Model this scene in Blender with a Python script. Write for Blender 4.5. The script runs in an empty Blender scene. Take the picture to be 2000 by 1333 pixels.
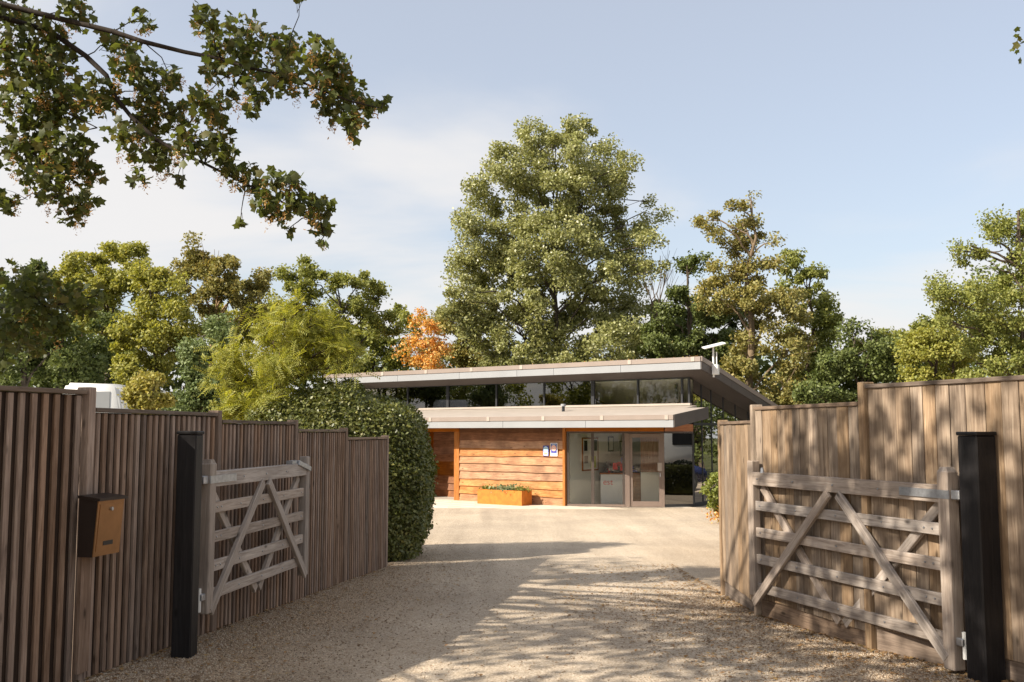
import bpy, bmesh, math, random
import numpy as np
from mathutils import Matrix, Vector

# ------------------------------------------------------------------ camera, sky, sun, exposure
S = bpy.context.scene
COL = S.collection
R = math.radians
EYE = 1.55
FPX = 1944.0                                   # 35 mm lens on a 2000 px wide frame
PITCH = math.atan(178.5 / FPX)
cam_d = bpy.data.cameras.new('camera'); cam = bpy.data.objects.new('camera', cam_d); COL.objects.link(cam)
cam.location = (0, 0, EYE); cam.rotation_euler = (math.pi / 2 + PITCH, 0, 0)
cam_d.sensor_width = 36; cam_d.lens = 35; cam_d.clip_end = 2000
S.camera = cam

LX, LY = 1.25, 0.62                            # sunlight travels by (LX, LY) for every metre it falls
SUN_EL = math.atan(1 / math.hypot(LX, LY))
SUN_AZ = math.atan2(-LX, -LY)                  # compass angle of the sun from +Y towards +X
W = bpy.data.worlds.new('World'); S.world = W; W.use_nodes = True
wt = W.node_tree; wt.nodes.clear()
def wn(t, **k):
    n = wt.nodes.new(t)
    for a, b in k.items(): setattr(n, a, b)
    return n
wo = wn('ShaderNodeOutputWorld'); wb = wn('ShaderNodeBackground'); wb.inputs[1].default_value = 0.085
sky = wn('ShaderNodeTexSky', sky_type='NISHITA', sun_disc=False)
sky.sun_elevation = SUN_EL; sky.sun_rotation = SUN_AZ
sky.air_density = 1.0; sky.dust_density = 2.2; sky.ozone_density = 1.0
tc = wn('ShaderNodeTexCoord'); sep = wn('ShaderNodeSeparateXYZ'); wt.links.new(tc.outputs['Generated'], sep.inputs[0])
zc = wn('ShaderNodeMath', operation='ADD'); zc.inputs[1].default_value = 0.18
zm = wn('ShaderNodeMath', operation='MAXIMUM'); zm.inputs[1].default_value = 0.0
wt.links.new(sep.outputs[2], zm.inputs[0]); wt.links.new(zm.outputs[0], zc.inputs[0])
dx = wn('ShaderNodeMath', operation='DIVIDE'); dy = wn('ShaderNodeMath', operation='DIVIDE')
wt.links.new(sep.outputs[0], dx.inputs[0]); wt.links.new(zc.outputs[0], dx.inputs[1])
wt.links.new(sep.outputs[1], dy.inputs[0]); wt.links.new(zc.outputs[0], dy.inputs[1])
cmb = wn('ShaderNodeCombineXYZ'); wt.links.new(dx.outputs[0], cmb.inputs[0]); wt.links.new(dy.outputs[0], cmb.inputs[1])
mp = wn('ShaderNodeMapping'); mp.inputs['Scale'].default_value = (0.55, 0.8, 1); mp.inputs['Location'].default_value = (7.7, 4.4, 0)
mp.inputs['Rotation'].default_value = (0, 0, R(25))
wt.links.new(cmb.outputs[0], mp.inputs[0])
cn = wn('ShaderNodeTexNoise'); cn.inputs['Scale'].default_value = 1.15; cn.inputs['Detail'].default_value = 7; cn.inputs['Roughness'].default_value = 0.5
cn.inputs['Distortion'].default_value = 0.35
wt.links.new(mp.outputs[0], cn.inputs['Vector'])
cr = wn('ShaderNodeMapRange', interpolation_type='SMOOTHSTEP'); cr.inputs[1].default_value = 0.42; cr.inputs[2].default_value = 0.62
cr.inputs[3].default_value = 0.40; cr.inputs[4].default_value = 0.95
wt.links.new(cn.outputs[0], cr.inputs[0])
mx = wn('ShaderNodeMix', data_type='RGBA'); wt.links.new(cr.outputs[0], mx.inputs[0])
wt.links.new(sky.outputs[0], mx.inputs[6]); mx.inputs[7].default_value = (4.65, 4.55, 4.5, 1)
wt.links.new(mx.outputs[2], wb.inputs[0]); wt.links.new(wb.outputs[0], wo.inputs[0])

sd = bpy.data.lights.new('sun', 'SUN'); sd.energy = 3.95; sd.angle = R(0.55); sd.color = (1.0, 0.90, 0.755)
so = bpy.data.objects.new('sun', sd); COL.objects.link(so)
so.rotation_euler = Vector((LX, LY, -1)).to_track_quat('-Z', 'Y').to_euler(); so.location = (-20, -10, 20)
S.view_settings.view_transform = 'Standard'; S.view_settings.look = 'None'
S.view_settings.exposure = 1.2; S.view_settings.gamma = 1; S.view_settings.use_curve_mapping = False
S.render.engine = 'CYCLES'
S.cycles.max_bounces = 8; S.cycles.transparent_max_bounces = 16

# ------------------------------------------------------------------ helpers
rng = np.random.default_rng(7); random.seed(7)
CP, SP = math.cos(PITCH), math.sin(PITCH)
def at(px, py, Y):                              # photo pixel at distance Y -> place in the world
    cx = (px - 1000) / FPX; cy = (666.5 - py) / FPX
    yy = CP - cy * SP; zz = SP + cy * CP
    return Vector((cx * Y / yy, Y, EYE + zz * Y / yy))
GP = ([-200, 6.3, 9, 13, 18, 28.6, 400], [0, 0, -.075, -.24, -.36, -.55, -.55])
def gz(y): return float(np.interp(y, GP[0], GP[1]))

def new_obj(name, me, parent=None, mat=None, mw=None):
    o = bpy.data.objects.new(name, me); COL.objects.link(o)
    if mat is not None and me is not None and len(me.materials) == 0: me.materials.append(mat)
    if mw is not None: o.matrix_basis = mw
    if parent is not None:
        o.parent = parent
        if mw is not None: o.matrix_parent_inverse = wm(parent).inverted()
    return o
def wm(o):
    m = o.matrix_basis.copy()
    if o.parent is not None: m = wm(o.parent) @ o.matrix_parent_inverse @ m
    return m
def thing(name, label, cat, loc=(0, 0, 0), rz=0, group=None):
    o = bpy.data.objects.new(name, None); COL.objects.link(o); o.location = loc; o.rotation_euler = (0, 0, rz)
    o.matrix_basis = Matrix.Translation(loc) @ Matrix.Rotation(rz, 4, 'Z')
    return tag(o, label, cat, group)
def tag(o, label, cat, group=None):
    o['label'] = label; o['category'] = cat
    if group: o['group'] = group
    return o
def mesh_np(name, v, f, smooth=False):          # faces all of one size
    v = np.asarray(v, np.float32); f = np.asarray(f, np.int32)
    me = bpy.data.meshes.new(name); n = f.shape[1]
    me.vertices.add(len(v)); me.vertices.foreach_set('co', v.ravel())
    me.loops.add(f.size); me.loops.foreach_set('vertex_index', f.ravel())
    me.polygons.add(len(f)); me.polygons.foreach_set('loop_start', np.arange(0, f.size, n, dtype=np.int32))
    me.update(calc_edges=True)
    if smooth: me.polygons.foreach_set('use_smooth', np.ones(len(f), bool))
    return me
def mesh_py(name, v, f, smooth=False):
    me = bpy.data.meshes.new(name); me.from_pydata([tuple(p) for p in v], [], f); me.update()
    if smooth:
        for p in me.polygons: p.use_smooth = True
    return me
_bc = {}
def box_mesh(sx, sy, sz, bev=0.0, mat=None):    # shared between alike pieces
    k = (round(sx, 4), round(sy, 4), round(sz, 4), bev, mat.name if mat else '')
    if k in _bc: return _bc[k]
    bm = bmesh.new(); bmesh.ops.create_cube(bm, size=1)
    for v in bm.verts: v.co.x *= sx; v.co.y *= sy; v.co.z *= sz
    if bev > 0: bmesh.ops.bevel(bm, geom=list(bm.edges), offset=bev, segments=1, affect='EDGES')
    me = bpy.data.meshes.new('box'); bm.to_mesh(me); bm.free()
    if mat: me.materials.append(mat)
    _bc[k] = me; return me
def box(name, x0, x1, y0, y1, z0, z1, mat, parent, bev=0.0):   # in the parent's own coordinates
    o = new_obj(name, box_mesh(x1 - x0, y1 - y0, z1 - z0, bev, mat))
    o.location = ((x0 + x1) / 2, (y0 + y1) / 2, (z0 + z1) / 2); o.parent = parent
    o.matrix_basis = Matrix.Translation(o.location)
    return o
def lbox(name, p0, p1, z0, z1, th, mat, parent, off=0.0, bev=0.0):   # upright slab between two plan points (parent's coordinates)
    d = Vector((p1[0] - p0[0], p1[1] - p0[1], 0)); L = d.length; a = math.atan2(d.y, d.x)
    o = new_obj(name, box_mesh(L, th, z1 - z0, bev, mat)); o.parent = parent
    nx, ny = -math.sin(a), math.cos(a)
    o.matrix_basis = Matrix.Translation(((p0[0] + p1[0]) / 2 + nx * off, (p0[1] + p1[1]) / 2 + ny * off, (z0 + z1) / 2)) @ Matrix.Rotation(a, 4, 'Z')
    return o
def beam(name, p0, p1, w, h, mat, parent, up=(0, 0, 1), bev=0.004):  # long axis = local X
    p0 = Vector(p0); p1 = Vector(p1); x = (p1 - p0); L = x.length; x.normalize()
    y = Vector(up).cross(x); y.normalize(); z = x.cross(y)
    m = Matrix((x, y, z)).transposed().to_4x4(); m.translation = (p0 + p1) / 2
    o = new_obj(name, box_mesh(L, w, h, bev, mat)); o.parent = parent; o.matrix_basis = m
    return o
def tube_data(pts, rad, n=7):
    pts = [Vector(p) for p in pts]; V = []; F = []
    for i, p in enumerate(pts):
        t = (pts[min(i + 1, len(pts) - 1)] - pts[max(i - 1, 0)]).normalized()
        a = t.cross(Vector((0.31, 0.17, 0.93))) if abs(t.z) < .95 else t.cross(Vector((1, 0, 0)))
        a.normalize(); b = t.cross(a)
        for k in range(n):
            q = 2 * math.pi * k / n; V.append(p + (a * math.cos(q) + b * math.sin(q)) * rad[i])
    for i in range(len(pts) - 1):
        for k in range(n):
            F.append((i * n + k, i * n + (k + 1) % n, (i + 1) * n + (k + 1) % n, (i + 1) * n + k))
    return V, F
class Bag:
    def __init__(s): s.v = []; s.f = []
    def add(s, V, F):
        k = len(s.v); s.v += [tuple(p) for p in V]; s.f += [tuple(i + k for i in q) for q in F]
    def tube(s, pts, rad, n=6): s.add(*tube_data(pts, rad, n))
    def build(s, name, mat, parent=None, smooth=True):
        o = new_obj(name, mesh_py(name, s.v, s.f, smooth), None, mat)
        if parent is not None: o.parent = parent
        return o
def cyl(name, p0, p1, r0, r1, mat, parent, n=14):
    V, F = tube_data([p0, p1], [r0, r1], n); F += [tuple(range(n))[::-1], tuple(range(n, 2 * n))]
    o = new_obj(name, mesh_py(name, V, F), None, mat); o.parent = parent
    return o

# ------------------------------------------------------------------ materials
class NT:
    def __init__(s, name):
        s.m = bpy.data.materials.new(name); s.m.use_nodes = True; s.t = s.m.node_tree; s.t.nodes.clear()
        s.out = s.n('ShaderNodeOutputMaterial')
    def n(s, t, **k):
        x = s.t.nodes.new(t)
        for a, b in k.items(): setattr(x, a, b)
        return x
    def l(s, a, b): s.t.links.new(a, b)
    def ramp(s, fac, stops, interp='LINEAR'):
        r = s.n('ShaderNodeValToRGB'); r.color_ramp.interpolation = interp
        while len(r.color_ramp.elements) < len(stops): r.color_ramp.elements.new(0.5)
        for e, (p, c) in zip(r.color_ramp.elements, stops): e.position = p; e.color = (*c, 1) if len(c) == 3 else c
        s.l(fac, r.inputs[0]); return r.outputs[0]
    def noise(s, vec, scale, detail=4, rough=.55, dist=0.0):
        x = s.n('ShaderNodeTexNoise'); x.inputs['Scale'].default_value = scale; x.inputs['Detail'].default_value = detail
        x.inputs['Roughness'].default_value = rough; x.inputs['Distortion'].default_value = dist
        s.l(vec, x.inputs['Vector']); return x.outputs[0]
    def mix(s, fac, a, b, mode='MIX'):
        x = s.n('ShaderNodeMix', data_type='RGBA', blend_type=mode)
        for sock, val in ((x.inputs[0], fac), (x.inputs[6], a), (x.inputs[7], b)):
            if isinstance(val, (int, float)): sock.default_value = val
            elif isinstance(val, tuple): sock.default_value = (*val, 1)
            else: s.l(val, sock)
        return x.outputs[2]
    def math(s, op, a, b=0.0):
        x = s.n('ShaderNodeMath', operation=op)
        for sock, val in ((x.inputs[0], a), (x.inputs[1], b)):
            if isinstance(val, (int, float)): sock.default_value = val
            else: s.l(val, sock)
        return x.outputs[0]
    def bsdf(s, col, rough=.7, bump=None, bstr=.3, bdist=.01, metal=0.0, spec=.4):
        p = s.n('ShaderNodeBsdfPrincipled')
        for key, val in (('Base Color', col), ('Roughness', rough)):
            if isinstance(val, tuple): p.inputs[key].default_value = (*val, 1)
            elif isinstance(val, (int, float)): p.inputs[key].default_value = val
            else: s.l(val, p.inputs[key])
        p.inputs['Metallic'].default_value = metal; p.inputs['Specular IOR Level'].default_value = spec
        if bump is not None:
            b = s.n('ShaderNodeBump'); b.inputs['Strength'].default_value = bstr; b.inputs['Distance'].default_value = bdist
            s.l(bump, b.inputs['Height']); s.l(b.outputs[0], p.inputs['Normal'])
        s.l(p.outputs[0], s.out.inputs[0]); return p
def objvec(t, scale, jitter=True):
    tc = t.n('ShaderNodeTexCoord'); mp = t.n('ShaderNodeMapping'); mp.inputs['Scale'].default_value = scale
    if jitter:
        oi = t.n('ShaderNodeObjectInfo'); a = t.n('ShaderNodeVectorMath', operation='MULTIPLY_ADD')
        rv = t.n('ShaderNodeCombineXYZ'); t.l(oi.outputs['Random'], rv.inputs[0]); t.l(oi.outputs['Random'], rv.inputs[1]); t.l(oi.outputs['Random'], rv.inputs[2])
        t.l(rv.outputs[0], a.inputs[0]); a.inputs[1].default_value = (37.1, 91.7, 53.3); t.l(tc.outputs['Object'], a.inputs[2])
        t.l(a.outputs[0], mp.inputs[0]); return mp.outputs[0], oi.outputs['Random'], tc
    t.l(tc.outputs['Object'], mp.inputs[0]); return mp.outputs[0], None, tc
def wood(name, dark, mid, light, axis='X', rough=.75, stain=.35, tone=.35, knots=True):
    t = NT(name)
    g = {'X': (1.2, 22, 22), 'Z': (22, 22, 1.2)}[axis]
    k = {'X': (2.0, 9, 9), 'Z': (9, 9, 2.0)}[axis]
    v, rnd, tc = objvec(t, g); v2, _, _ = objvec(t, k); v3, _, _ = objvec(t, (1.6, 1.6, 1.6))
    grain = t.noise(v, 2.2, 5, .62, 1.1); broad = t.noise(v2, 1.0, 3, .5, .8); blot = t.noise(v3, 1.3, 4, .55)
    col = t.ramp(grain, [(.28, dark), (.5, mid), (.72, light)])
    col = t.mix(t.math('MULTIPLY', t.math('SUBTRACT', broad, .3), 1.1), col, tuple(c * .55 for c in mid))
    col = t.mix(t.ramp(blot, [(.42, (0, 0, 0)), (.7, (stain,) * 3)]), col, tuple(c * .5 for c in dark))
    if knots:
        vo = t.n('ShaderNodeTexVoronoi'); vo.inputs['Scale'].default_value = 1.0
        vk, _, _ = objvec(t, {'X': (3.2, 8, 8), 'Z': (8, 8, 3.2)}[axis]); t.l(vk, vo.inputs['Vector'])
        kn = t.ramp(vo.outputs['Distance'], [(.05, (.85,) * 3), (.14, (0, 0, 0))])
        col = t.mix(kn, col, tuple(c * .35 for c in dark))
    hs = t.n('ShaderNodeHueSaturation'); t.l(col, hs.inputs['Color'])
    t.l(t.math('ADD', t.math('MULTIPLY', rnd, 2 * tone), 1 - tone), hs.inputs['Value'])
    t.l(t.math('ADD', t.math('MULTIPLY', t.math('FRACT', t.math('MULTIPLY', rnd, 7.3)), .4), .8), hs.inputs['Saturation'])
    t.bsdf(hs.outputs[0], rough, grain, .5, .004, spec=.25)
    return t.m
M = {}
M['slat'] = wood('slat_wood', (.13, .082, .057), (.29, .20, .148), (.42, .315, .245), 'Z', tone=.26)
M['fence_back'] = wood('fence_backing_wood', (.018, .011, .008), (.04, .025, .017), (.07, .045, .032), 'Z')  # near-black backing: the shade between slats is put into its colour
M['plank'] = wood('plank_wood', (.135, .09, .057), (.295, .213, .145), (.44, .345, .25), 'Z', stain=.6, tone=.22)
M['capwood'] = wood('fence_cap_wood', (.09, .065, .05), (.2, .15, .115), (.3, .235, .185), 'X')
M['gate'] = wood('gate_wood', (.20, .16, .13), (.38, .32, .275), (.50, .44, .385), 'X', stain=.25, tone=.16)
M['gate_z'] = wood('gate_stile_wood', (.20, .16, .13), (.36, .30, .255), (.48, .42, .365), 'Z', stain=.25, tone=.12)
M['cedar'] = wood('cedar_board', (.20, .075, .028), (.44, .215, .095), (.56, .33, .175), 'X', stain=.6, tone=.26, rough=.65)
M['cedar_shade'] = wood('canopy_shade_cedar', (.12, .042, .016), (.27, .105, .04), (.36, .165, .07), 'X', stain=.6, tone=.25, rough=.55)  # cedar with canopy and doorway shade put into its colour
M['cedar_new'] = wood('cedar_trim', (.26, .085, .026), (.40, .145, .045), (.48, .21, .08), 'X', stain=.3, tone=.1, rough=.5)
M['cedar_post'] = wood('cedar_post', (.27, .10, .035), (.42, .18, .07), (.52, .27, .13), 'Z', stain=.2, tone=.1, rough=.5)
def plain(name, col, rough=.6, metal=0.0, var=.12, scale=3.0, spec=.4, bump=0.0):
    t = NT(name); v, rnd, tc = objvec(t, (1, 1, 1))
    n = t.noise(v, scale, 5, .6)
    c = t.mix(t.ramp(n, [(.3, (0, 0, 0)), (.7, (1, 1, 1))]), tuple(x * (1 - var) for x in col), tuple(min(1, x * (1 + var)) for x in col))
    f = t.noise(v, scale * 14, 3, .6)
    r = t.math('ADD', t.math('MULTIPLY', f, .25), rough - .12)
    t.bsdf(c, r, f, bump, .004, metal, spec); return t.m
M['black_post'] = wood('black_stained_wood', (.006, .0055, .006), (.012, .011, .012), (.022, .02, .02), 'Z', rough=.5, tone=.15, stain=.1)
M['steel'] = plain('galvanised_steel', (.42, .43, .45), .45, .85, .2, 30)
M['white_metal'] = plain('white_coated_metal', (.72, .72, .70), .4, 0, .05)
M['fascia'] = plain('pale_grey_fascia', (.265, .275, .29), .5, 0, .05, 1.5)
M['gutter'] = plain('taupe_metal', (.25, .205, .18), .5, .1, .08, 1.5)
M['leanroof'] = plain('cream_roof_sheet', (.36, .315, .275), .6, 0, .08, 2)
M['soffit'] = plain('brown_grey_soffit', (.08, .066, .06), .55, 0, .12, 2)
M['frame'] = plain('dark_bronze_frame', (.085, .068, .06), .45, .3, .1, 5)
M['door_frame'] = plain('taupe_door_frame', (.21, .16, .135), .45, .2, .08, 5)
M['darkframe'] = plain('charcoal_frame', (.035, .037, .042), .4, .3, .1, 5)
M['cream'] = plain('cream_plaster', (.85, .82, .72), .8, 0, .04, 1.5)
M['white'] = plain('white_paint', (.8, .8, .79), .5, 0, .04, 2)
M['bronze'] = plain('bronze_metal', (.30, .165, .075), .34, .75, .12, 12)
M['bronze_dark'] = plain('dark_brown_metal', (.03, .02, .016), .45, .3, .1, 8)
M['black'] = plain('black_plastic', (.012, .012, .013), .4, 0, .1, 8)
M['corten'] = plain('orange_rusted_steel', (.50, .155, .018), .6, 0, .22, 7, bump=.2)
M['soil'] = plain('dark_soil', (.04, .028, .02), .95, 0, .4, 20, bump=.6)
M['blue_print'] = plain('blue_print', (.05, .07, .34), .4, 0, .03)
M['pale_blue_print'] = plain('pale_blue_print', (.42, .60, .74), .4, 0, .03)
M['pink_print'] = plain('pink_print', (.78, .45, .36), .4, 0, .03)
M['yellow_print'] = plain('yellow_green_print', (.62, .68, .18), .4, 0, .03)
M['red_print'] = plain('red_print', (.72, .04, .03), .4, 0, .03)
M['slate_floor'] = plain('grey_floor', (.45, .41, .35), .5, 0, .1, 3)
M['car_blue'] = plain('dark_blue_paint', (.03, .04, .13), .25, .2, .03, 2, .6)
M['tyre'] = plain('tyre_rubber', (.02, .02, .02), .85, 0, .1, 10)
M['paving'] = plain('sandstone_paving', (.60, .52, .42), .85, 0, .1, 4, bump=.25)
def glass(name, tint, ior=1.5, boost=1.0, rough=0.0):
    t = NT(name); fr = t.n('ShaderNodeFresnel'); fr.inputs[0].default_value = ior
    tr = t.n('ShaderNodeBsdfTransparent'); tr.inputs[0].default_value = (*tint, 1)
    gl = t.n('ShaderNodeBsdfGlossy'); gl.inputs['Roughness'].default_value = rough; gl.inputs[0].default_value = (.95, .95, .95, 1)
    f = t.math('MINIMUM', t.math('MULTIPLY', fr.outputs[0], boost), .95)
    mxs = t.n('ShaderNodeMixShader'); t.l(f, mxs.inputs[0]); t.l(tr.outputs[0], mxs.inputs[1]); t.l(gl.outputs[0], mxs.inputs[2])
    t.l(mxs.outputs[0], t.out.inputs[0]); return t.m
M['glass'] = glass('clear_glazing', (.96, .97, .96), 1.5, 1.0)
M['glass_tint'] = glass('tinted_glazing', (.35, .36, .35), 1.5, 3.0)
M['glass_side'] = glass('dark_reflective_glazing', (.08, .085, .09), 1.6, 4.2)
def leafmat(name, cols, trans=.35, rough=.55, spec=.35):
    t = NT(name); g = t.n('ShaderNodeNewGeometry')
    c = t.ramp(g.outputs['Random Per Island'], [(i / max(1, len(cols) - 1), c) for i, c in enumerate(cols)])
    p = t.n('ShaderNodeBsdfPrincipled'); t.l(c, p.inputs['Base Color']); p.inputs['Roughness'].default_value = rough
    p.inputs['Specular IOR Level'].default_value = spec
    tl = t.n('ShaderNodeBsdfTranslucent'); hs = t.n('ShaderNodeHueSaturation'); hs.inputs['Value'].default_value = 1.5; hs.inputs['Hue'].default_value = .49
    hs.inputs['Saturation'].default_value = 1.15
    t.l(c, hs.inputs['Color']); t.l(hs.outputs[0], tl.inputs[0])
    mxs = t.n('ShaderNodeMixShader'); mxs.inputs[0].default_value = trans
    t.l(p.outputs[0], mxs.inputs[1]); t.l(tl.outputs[0], mxs.inputs[2]); t.l(mxs.outputs[0], t.out.inputs[0]); return t.m
LF = {}
LF['poplar'] = leafmat('poplar_leaf', [(0.198, 0.216, 0.066), (0.290, 0.298, 0.110), (0.251, 0.267, 0.088), (0.396, 0.387, 0.176), (0.158, 0.178, 0.055)], .3, .42, .6)
LF['yellowgreen'] = leafmat('yellow_green_leaf', [(0.256, 0.265, 0.055), (0.348, 0.340, 0.077), (0.199, 0.218, 0.046), (0.426, 0.394, 0.110)], .35)
LF['midgreen'] = leafmat('mid_green_leaf', [(0.176, 0.195, 0.046), (0.257, 0.267, 0.066), (0.135, 0.163, 0.040), (0.324, 0.319, 0.088)], .33)
LF['dark'] = leafmat('dark_green_leaf', [(0.068, 0.094, 0.025), (0.114, 0.145, 0.039), (0.149, 0.176, 0.050), (0.091, 0.114, 0.035)], .22)
LF['ivy'] = leafmat('blue_green_leaf', [(0.104, 0.142, 0.047), (0.160, 0.208, 0.075), (0.208, 0.246, 0.104)], .22)
LF['olive'] = leafmat('olive_leaf', [(0.218, 0.206, 0.061), (0.294, 0.263, 0.083), (0.166, 0.169, 0.050), (0.384, 0.306, 0.099)], .3)
LF['gold'] = leafmat('golden_leaf', [(0.365, 0.324, 0.084), (0.296, 0.288, 0.072), (0.433, 0.372, 0.132)], .35)
LF['orange'] = leafmat('orange_leaf', [(.66, .32, .065), (.74, .42, .12), (.58, .25, .045), (.76, .52, .2), (.42, .34, .09), (.4, .2, .06)], .3)
LF['oak'] = leafmat('oak_leaf', [(0.176, 0.202, 0.050), (0.257, 0.273, 0.066), (0.135, 0.163, 0.042), (0.324, 0.319, 0.094)], .3)
LF['acacia'] = leafmat('acacia_leaf', [(.25, .27, .05), (.33, .33, .07), (.19, .215, .04), (.40, .37, .09)], .4)
LF['syc'] = leafmat('sycamore_leaf', [(.05, .068, .018), (.08, .10, .026), (.11, .13, .032), (.06, .07, .022), (.14, .13, .04)], .42, .5)
LF['seed'] = leafmat('winged_seed', [(.40, .24, .08), (.50, .32, .12), (.30, .17, .06)], .3)
LF['box'] = leafmat('hedge_leaf', [(0.072, 0.090, 0.022), (0.120, 0.138, 0.034), (0.180, 0.186, 0.048), (0.060, 0.078, 0.019), (0.240, 0.228, 0.066)], .22, .42, .5)
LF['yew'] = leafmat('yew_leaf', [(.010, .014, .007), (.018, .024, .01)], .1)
LF['shrub'] = leafmat('shrub_leaf', [(0.176, 0.209, 0.044), (0.242, 0.264, 0.066), (0.121, 0.154, 0.033)], .3)
LF['litter'] = leafmat('fallen_leaf', [(.24, .13, .05), (.32, .19, .08), (.16, .085, .035), (.36, .25, .11), (.11, .06, .028)], .1, .8)
LF['sedum'] = leafmat('sedum', [(.45, .2, .06), (.25, .2, .05), (.5, .28, .1)], .2)
LF['lavender'] = leafmat('planter_leaf', [(.16, .20, .08), (.28, .30, .17), (.10, .15, .05)], .2)
M['bark'] = wood('bark', (.05, .036, .026), (.11, .085, .065), (.18, .145, .11), 'Z', rough=.9, knots=False)
M['bark_dark'] = wood('dark_bark', (.016, .012, .009), (.032, .025, .02), (.055, .044, .036), 'Z', rough=.9, knots=False)
M['bark_pale'] = wood('pale_bark', (.15, .105, .065), (.26, .19, .12), (.38, .29, .20), 'Z', rough=.9, knots=False)

# gravel drive
def gravel_mat():
    t = NT('gravel_drive'); tc = t.n('ShaderNodeTexCoord'); p = tc.outputs['Object']
    vo = t.n('ShaderNodeTexVoronoi'); vo.inputs['Scale'].default_value = 85; t.l(p, vo.inputs['Vector'])
    vo2 = t.n('ShaderNodeTexVoronoi'); vo2.inputs['Scale'].default_value = 210; t.l(p, vo2.inputs['Vector'])
    sp = t.n('ShaderNodeSeparateColor'); t.l(vo.outputs['Color'], sp.inputs[0])
    sp2 = t.n('ShaderNodeSeparateColor'); t.l(vo2.outputs['Color'], sp2.inputs[0])
    lane = t.ramp(sp.outputs[0], [(0, (.32, .262, .20)), (.35, (.43, .362, .283)), (.7, (.50, .43, .345)), (1, (.58, .515, .43))])
    edge = t.ramp(sp.outputs[1], [(0, (.14, .095, .06)), (.4, (.30, .218, .14)), (.75, (.40, .30, .20)), (1, (.52, .42, .31))])
    x = t.n('ShaderNodeSeparateXYZ'); t.l(p, x.inputs[0])
    wob = t.noise(p, .9, 4, .6)
    # loose brown stones lie along both edges of the drive
    ex = t.math('ABSOLUTE', t.math('SUBTRACT', x.outputs[0], .55))
    e = t.math('ADD', ex, t.math('MULTIPLY', t.math('SUBTRACT', wob, .5), 1.5))
    ef = t.ramp(t.math('DIVIDE', e, 4.0), [(.24, (0, 0, 0)), (.62, (1, 1, 1))])
    far = t.ramp(t.math('DIVIDE', x.outputs[1], 40.0), [(.24, (1, 1, 1)), (.5, (0, 0, 0))])
    ef2 = t.math('MULTIPLY', ef, far)
    col = t.mix(ef2, lane, edge)
    fine = t.ramp(sp2.outputs[0], [(0, (.62, .6, .58)), (.5, (1, 1, 1)), (1, (1.22, 1.22, 1.2))])
    col = t.mix(.55, col, fine, 'MULTIPLY')
    big = t.ramp(t.noise(p, .55, 5, .6), [(.3, (.84, .83, .82)), (.7, (1.13, 1.11, 1.08))])
    col = t.mix(1.0, col, big, 'MULTIPLY')
    mp = t.n('ShaderNodeMapping'); mp.inputs['Scale'].default_value = (1.9, .12, 1); t.l(p, mp.inputs[0])
    ruts = t.ramp(t.noise(mp.outputs[0], 1.0, 4, .6), [(.35, (.84, .83, .82)), (.65, (1.08, 1.07, 1.06))])
    col = t.mix(1.0, col, ruts, 'MULTIPLY')
    h = t.math('ADD', t.math('MULTIPLY', vo.outputs['Distance'], -1.0), t.math('MULTIPLY', vo2.outputs['Distance'], -.35))
    t.bsdf(col, .9, h, .6, .009, spec=.15); return t.m
M['gravel'] = gravel_mat()
def earth_mat():
    t = NT('woodland_earth'); tc = t.n('ShaderNodeTexCoord'); p = tc.outputs['Object']
    c = t.ramp(t.noise(p, 1.2, 6, .65), [(.3, (.035, .04, .014)), (.55, (.075, .08, .028)), (.75, (.12, .095, .05))])
    t.bsdf(c, .95, t.noise(p, 30, 4), .6, .03, spec=.1); return t.m
M['earth'] = earth_mat()
t_ = NT('pebble'); g_ = t_.n('ShaderNodeNewGeometry')
t_.bsdf(t_.ramp(g_.outputs['Random Per Island'], [(0, (.19, .135, .09)), (.3, (.30, .22, .15)), (.6, (.40, .31, .22)), (.85, (.52, .44, .34)), (1, (.30, .25, .21))]), .8, spec=.25)
M['pebble'] = t_.m

# ------------------------------------------------------------------ ground
def sheet(name, xs, ys, mat, dz, label):
    V = [(x, y, gz(y) + dz) for y in ys for x in xs]; n = len(xs); F = []
    for j in range(len(ys) - 1):
        for i in range(n - 1): F.append((j * n + i, j * n + i + 1, (j + 1) * n + i + 1, (j + 1) * n + i))
    o = new_obj(name, mesh_py(name, V, F, True), None, mat); o['kind'] = 'structure'; o['label'] = label
    return o
ysg = list(np.concatenate([[-120, -40, -10, 0, 4], np.arange(6, 30, .5), [31, 40, 60, 100, 200, 400]]))
sheet('ground', [-300, -100, -40, -15, -5, 0, 5, 15, 40, 100, 300], ysg, M['earth'], -.03, 'dark earth and rough grass under the trees')
ysd = list(np.concatenate([[-25, -10, 0, 4], np.arange(6, 30, .5), [31, 33, 36]]))
sheet('driveway', [-9, -6, -4, -3, -2, -1, 0, 1, 2, 3, 4, 6, 9, 15, 22], ysd, M['gravel'], 0, 'pale beige gravel drive leading down to the building')

# ------------------------------------------------------------------ building
ROT = R(-36); ZF = -.55
bld = thing('visitor_building', 'single-storey timber and glass building with overhanging flat roof', 'building', (1.54, 28.6, ZF), ROT)
EYB = EYE - ZF
def wall_a(px, b):                               # place along the front (local x) that a photo column meets at depth b
    r = (px - 1000) / FPX; c, s = math.cos(ROT), math.sin(ROT)
    X0 = 1.54 - s * b; Y0 = 28.6 + c * b
    return (r * Y0 - X0) / (c - r * s)
def hexa(name, p, mat, parent):                  # 8 corners: bottom loop, top loop
    F = [(3, 2, 1, 0), (4, 5, 6, 7), (0, 1, 5, 4), (1, 2, 6, 5), (2, 3, 7, 6), (3, 0, 4, 7)]
    o = new_obj(name, mesh_py(name, p, F), None, mat); o.parent = parent; return o
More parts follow.
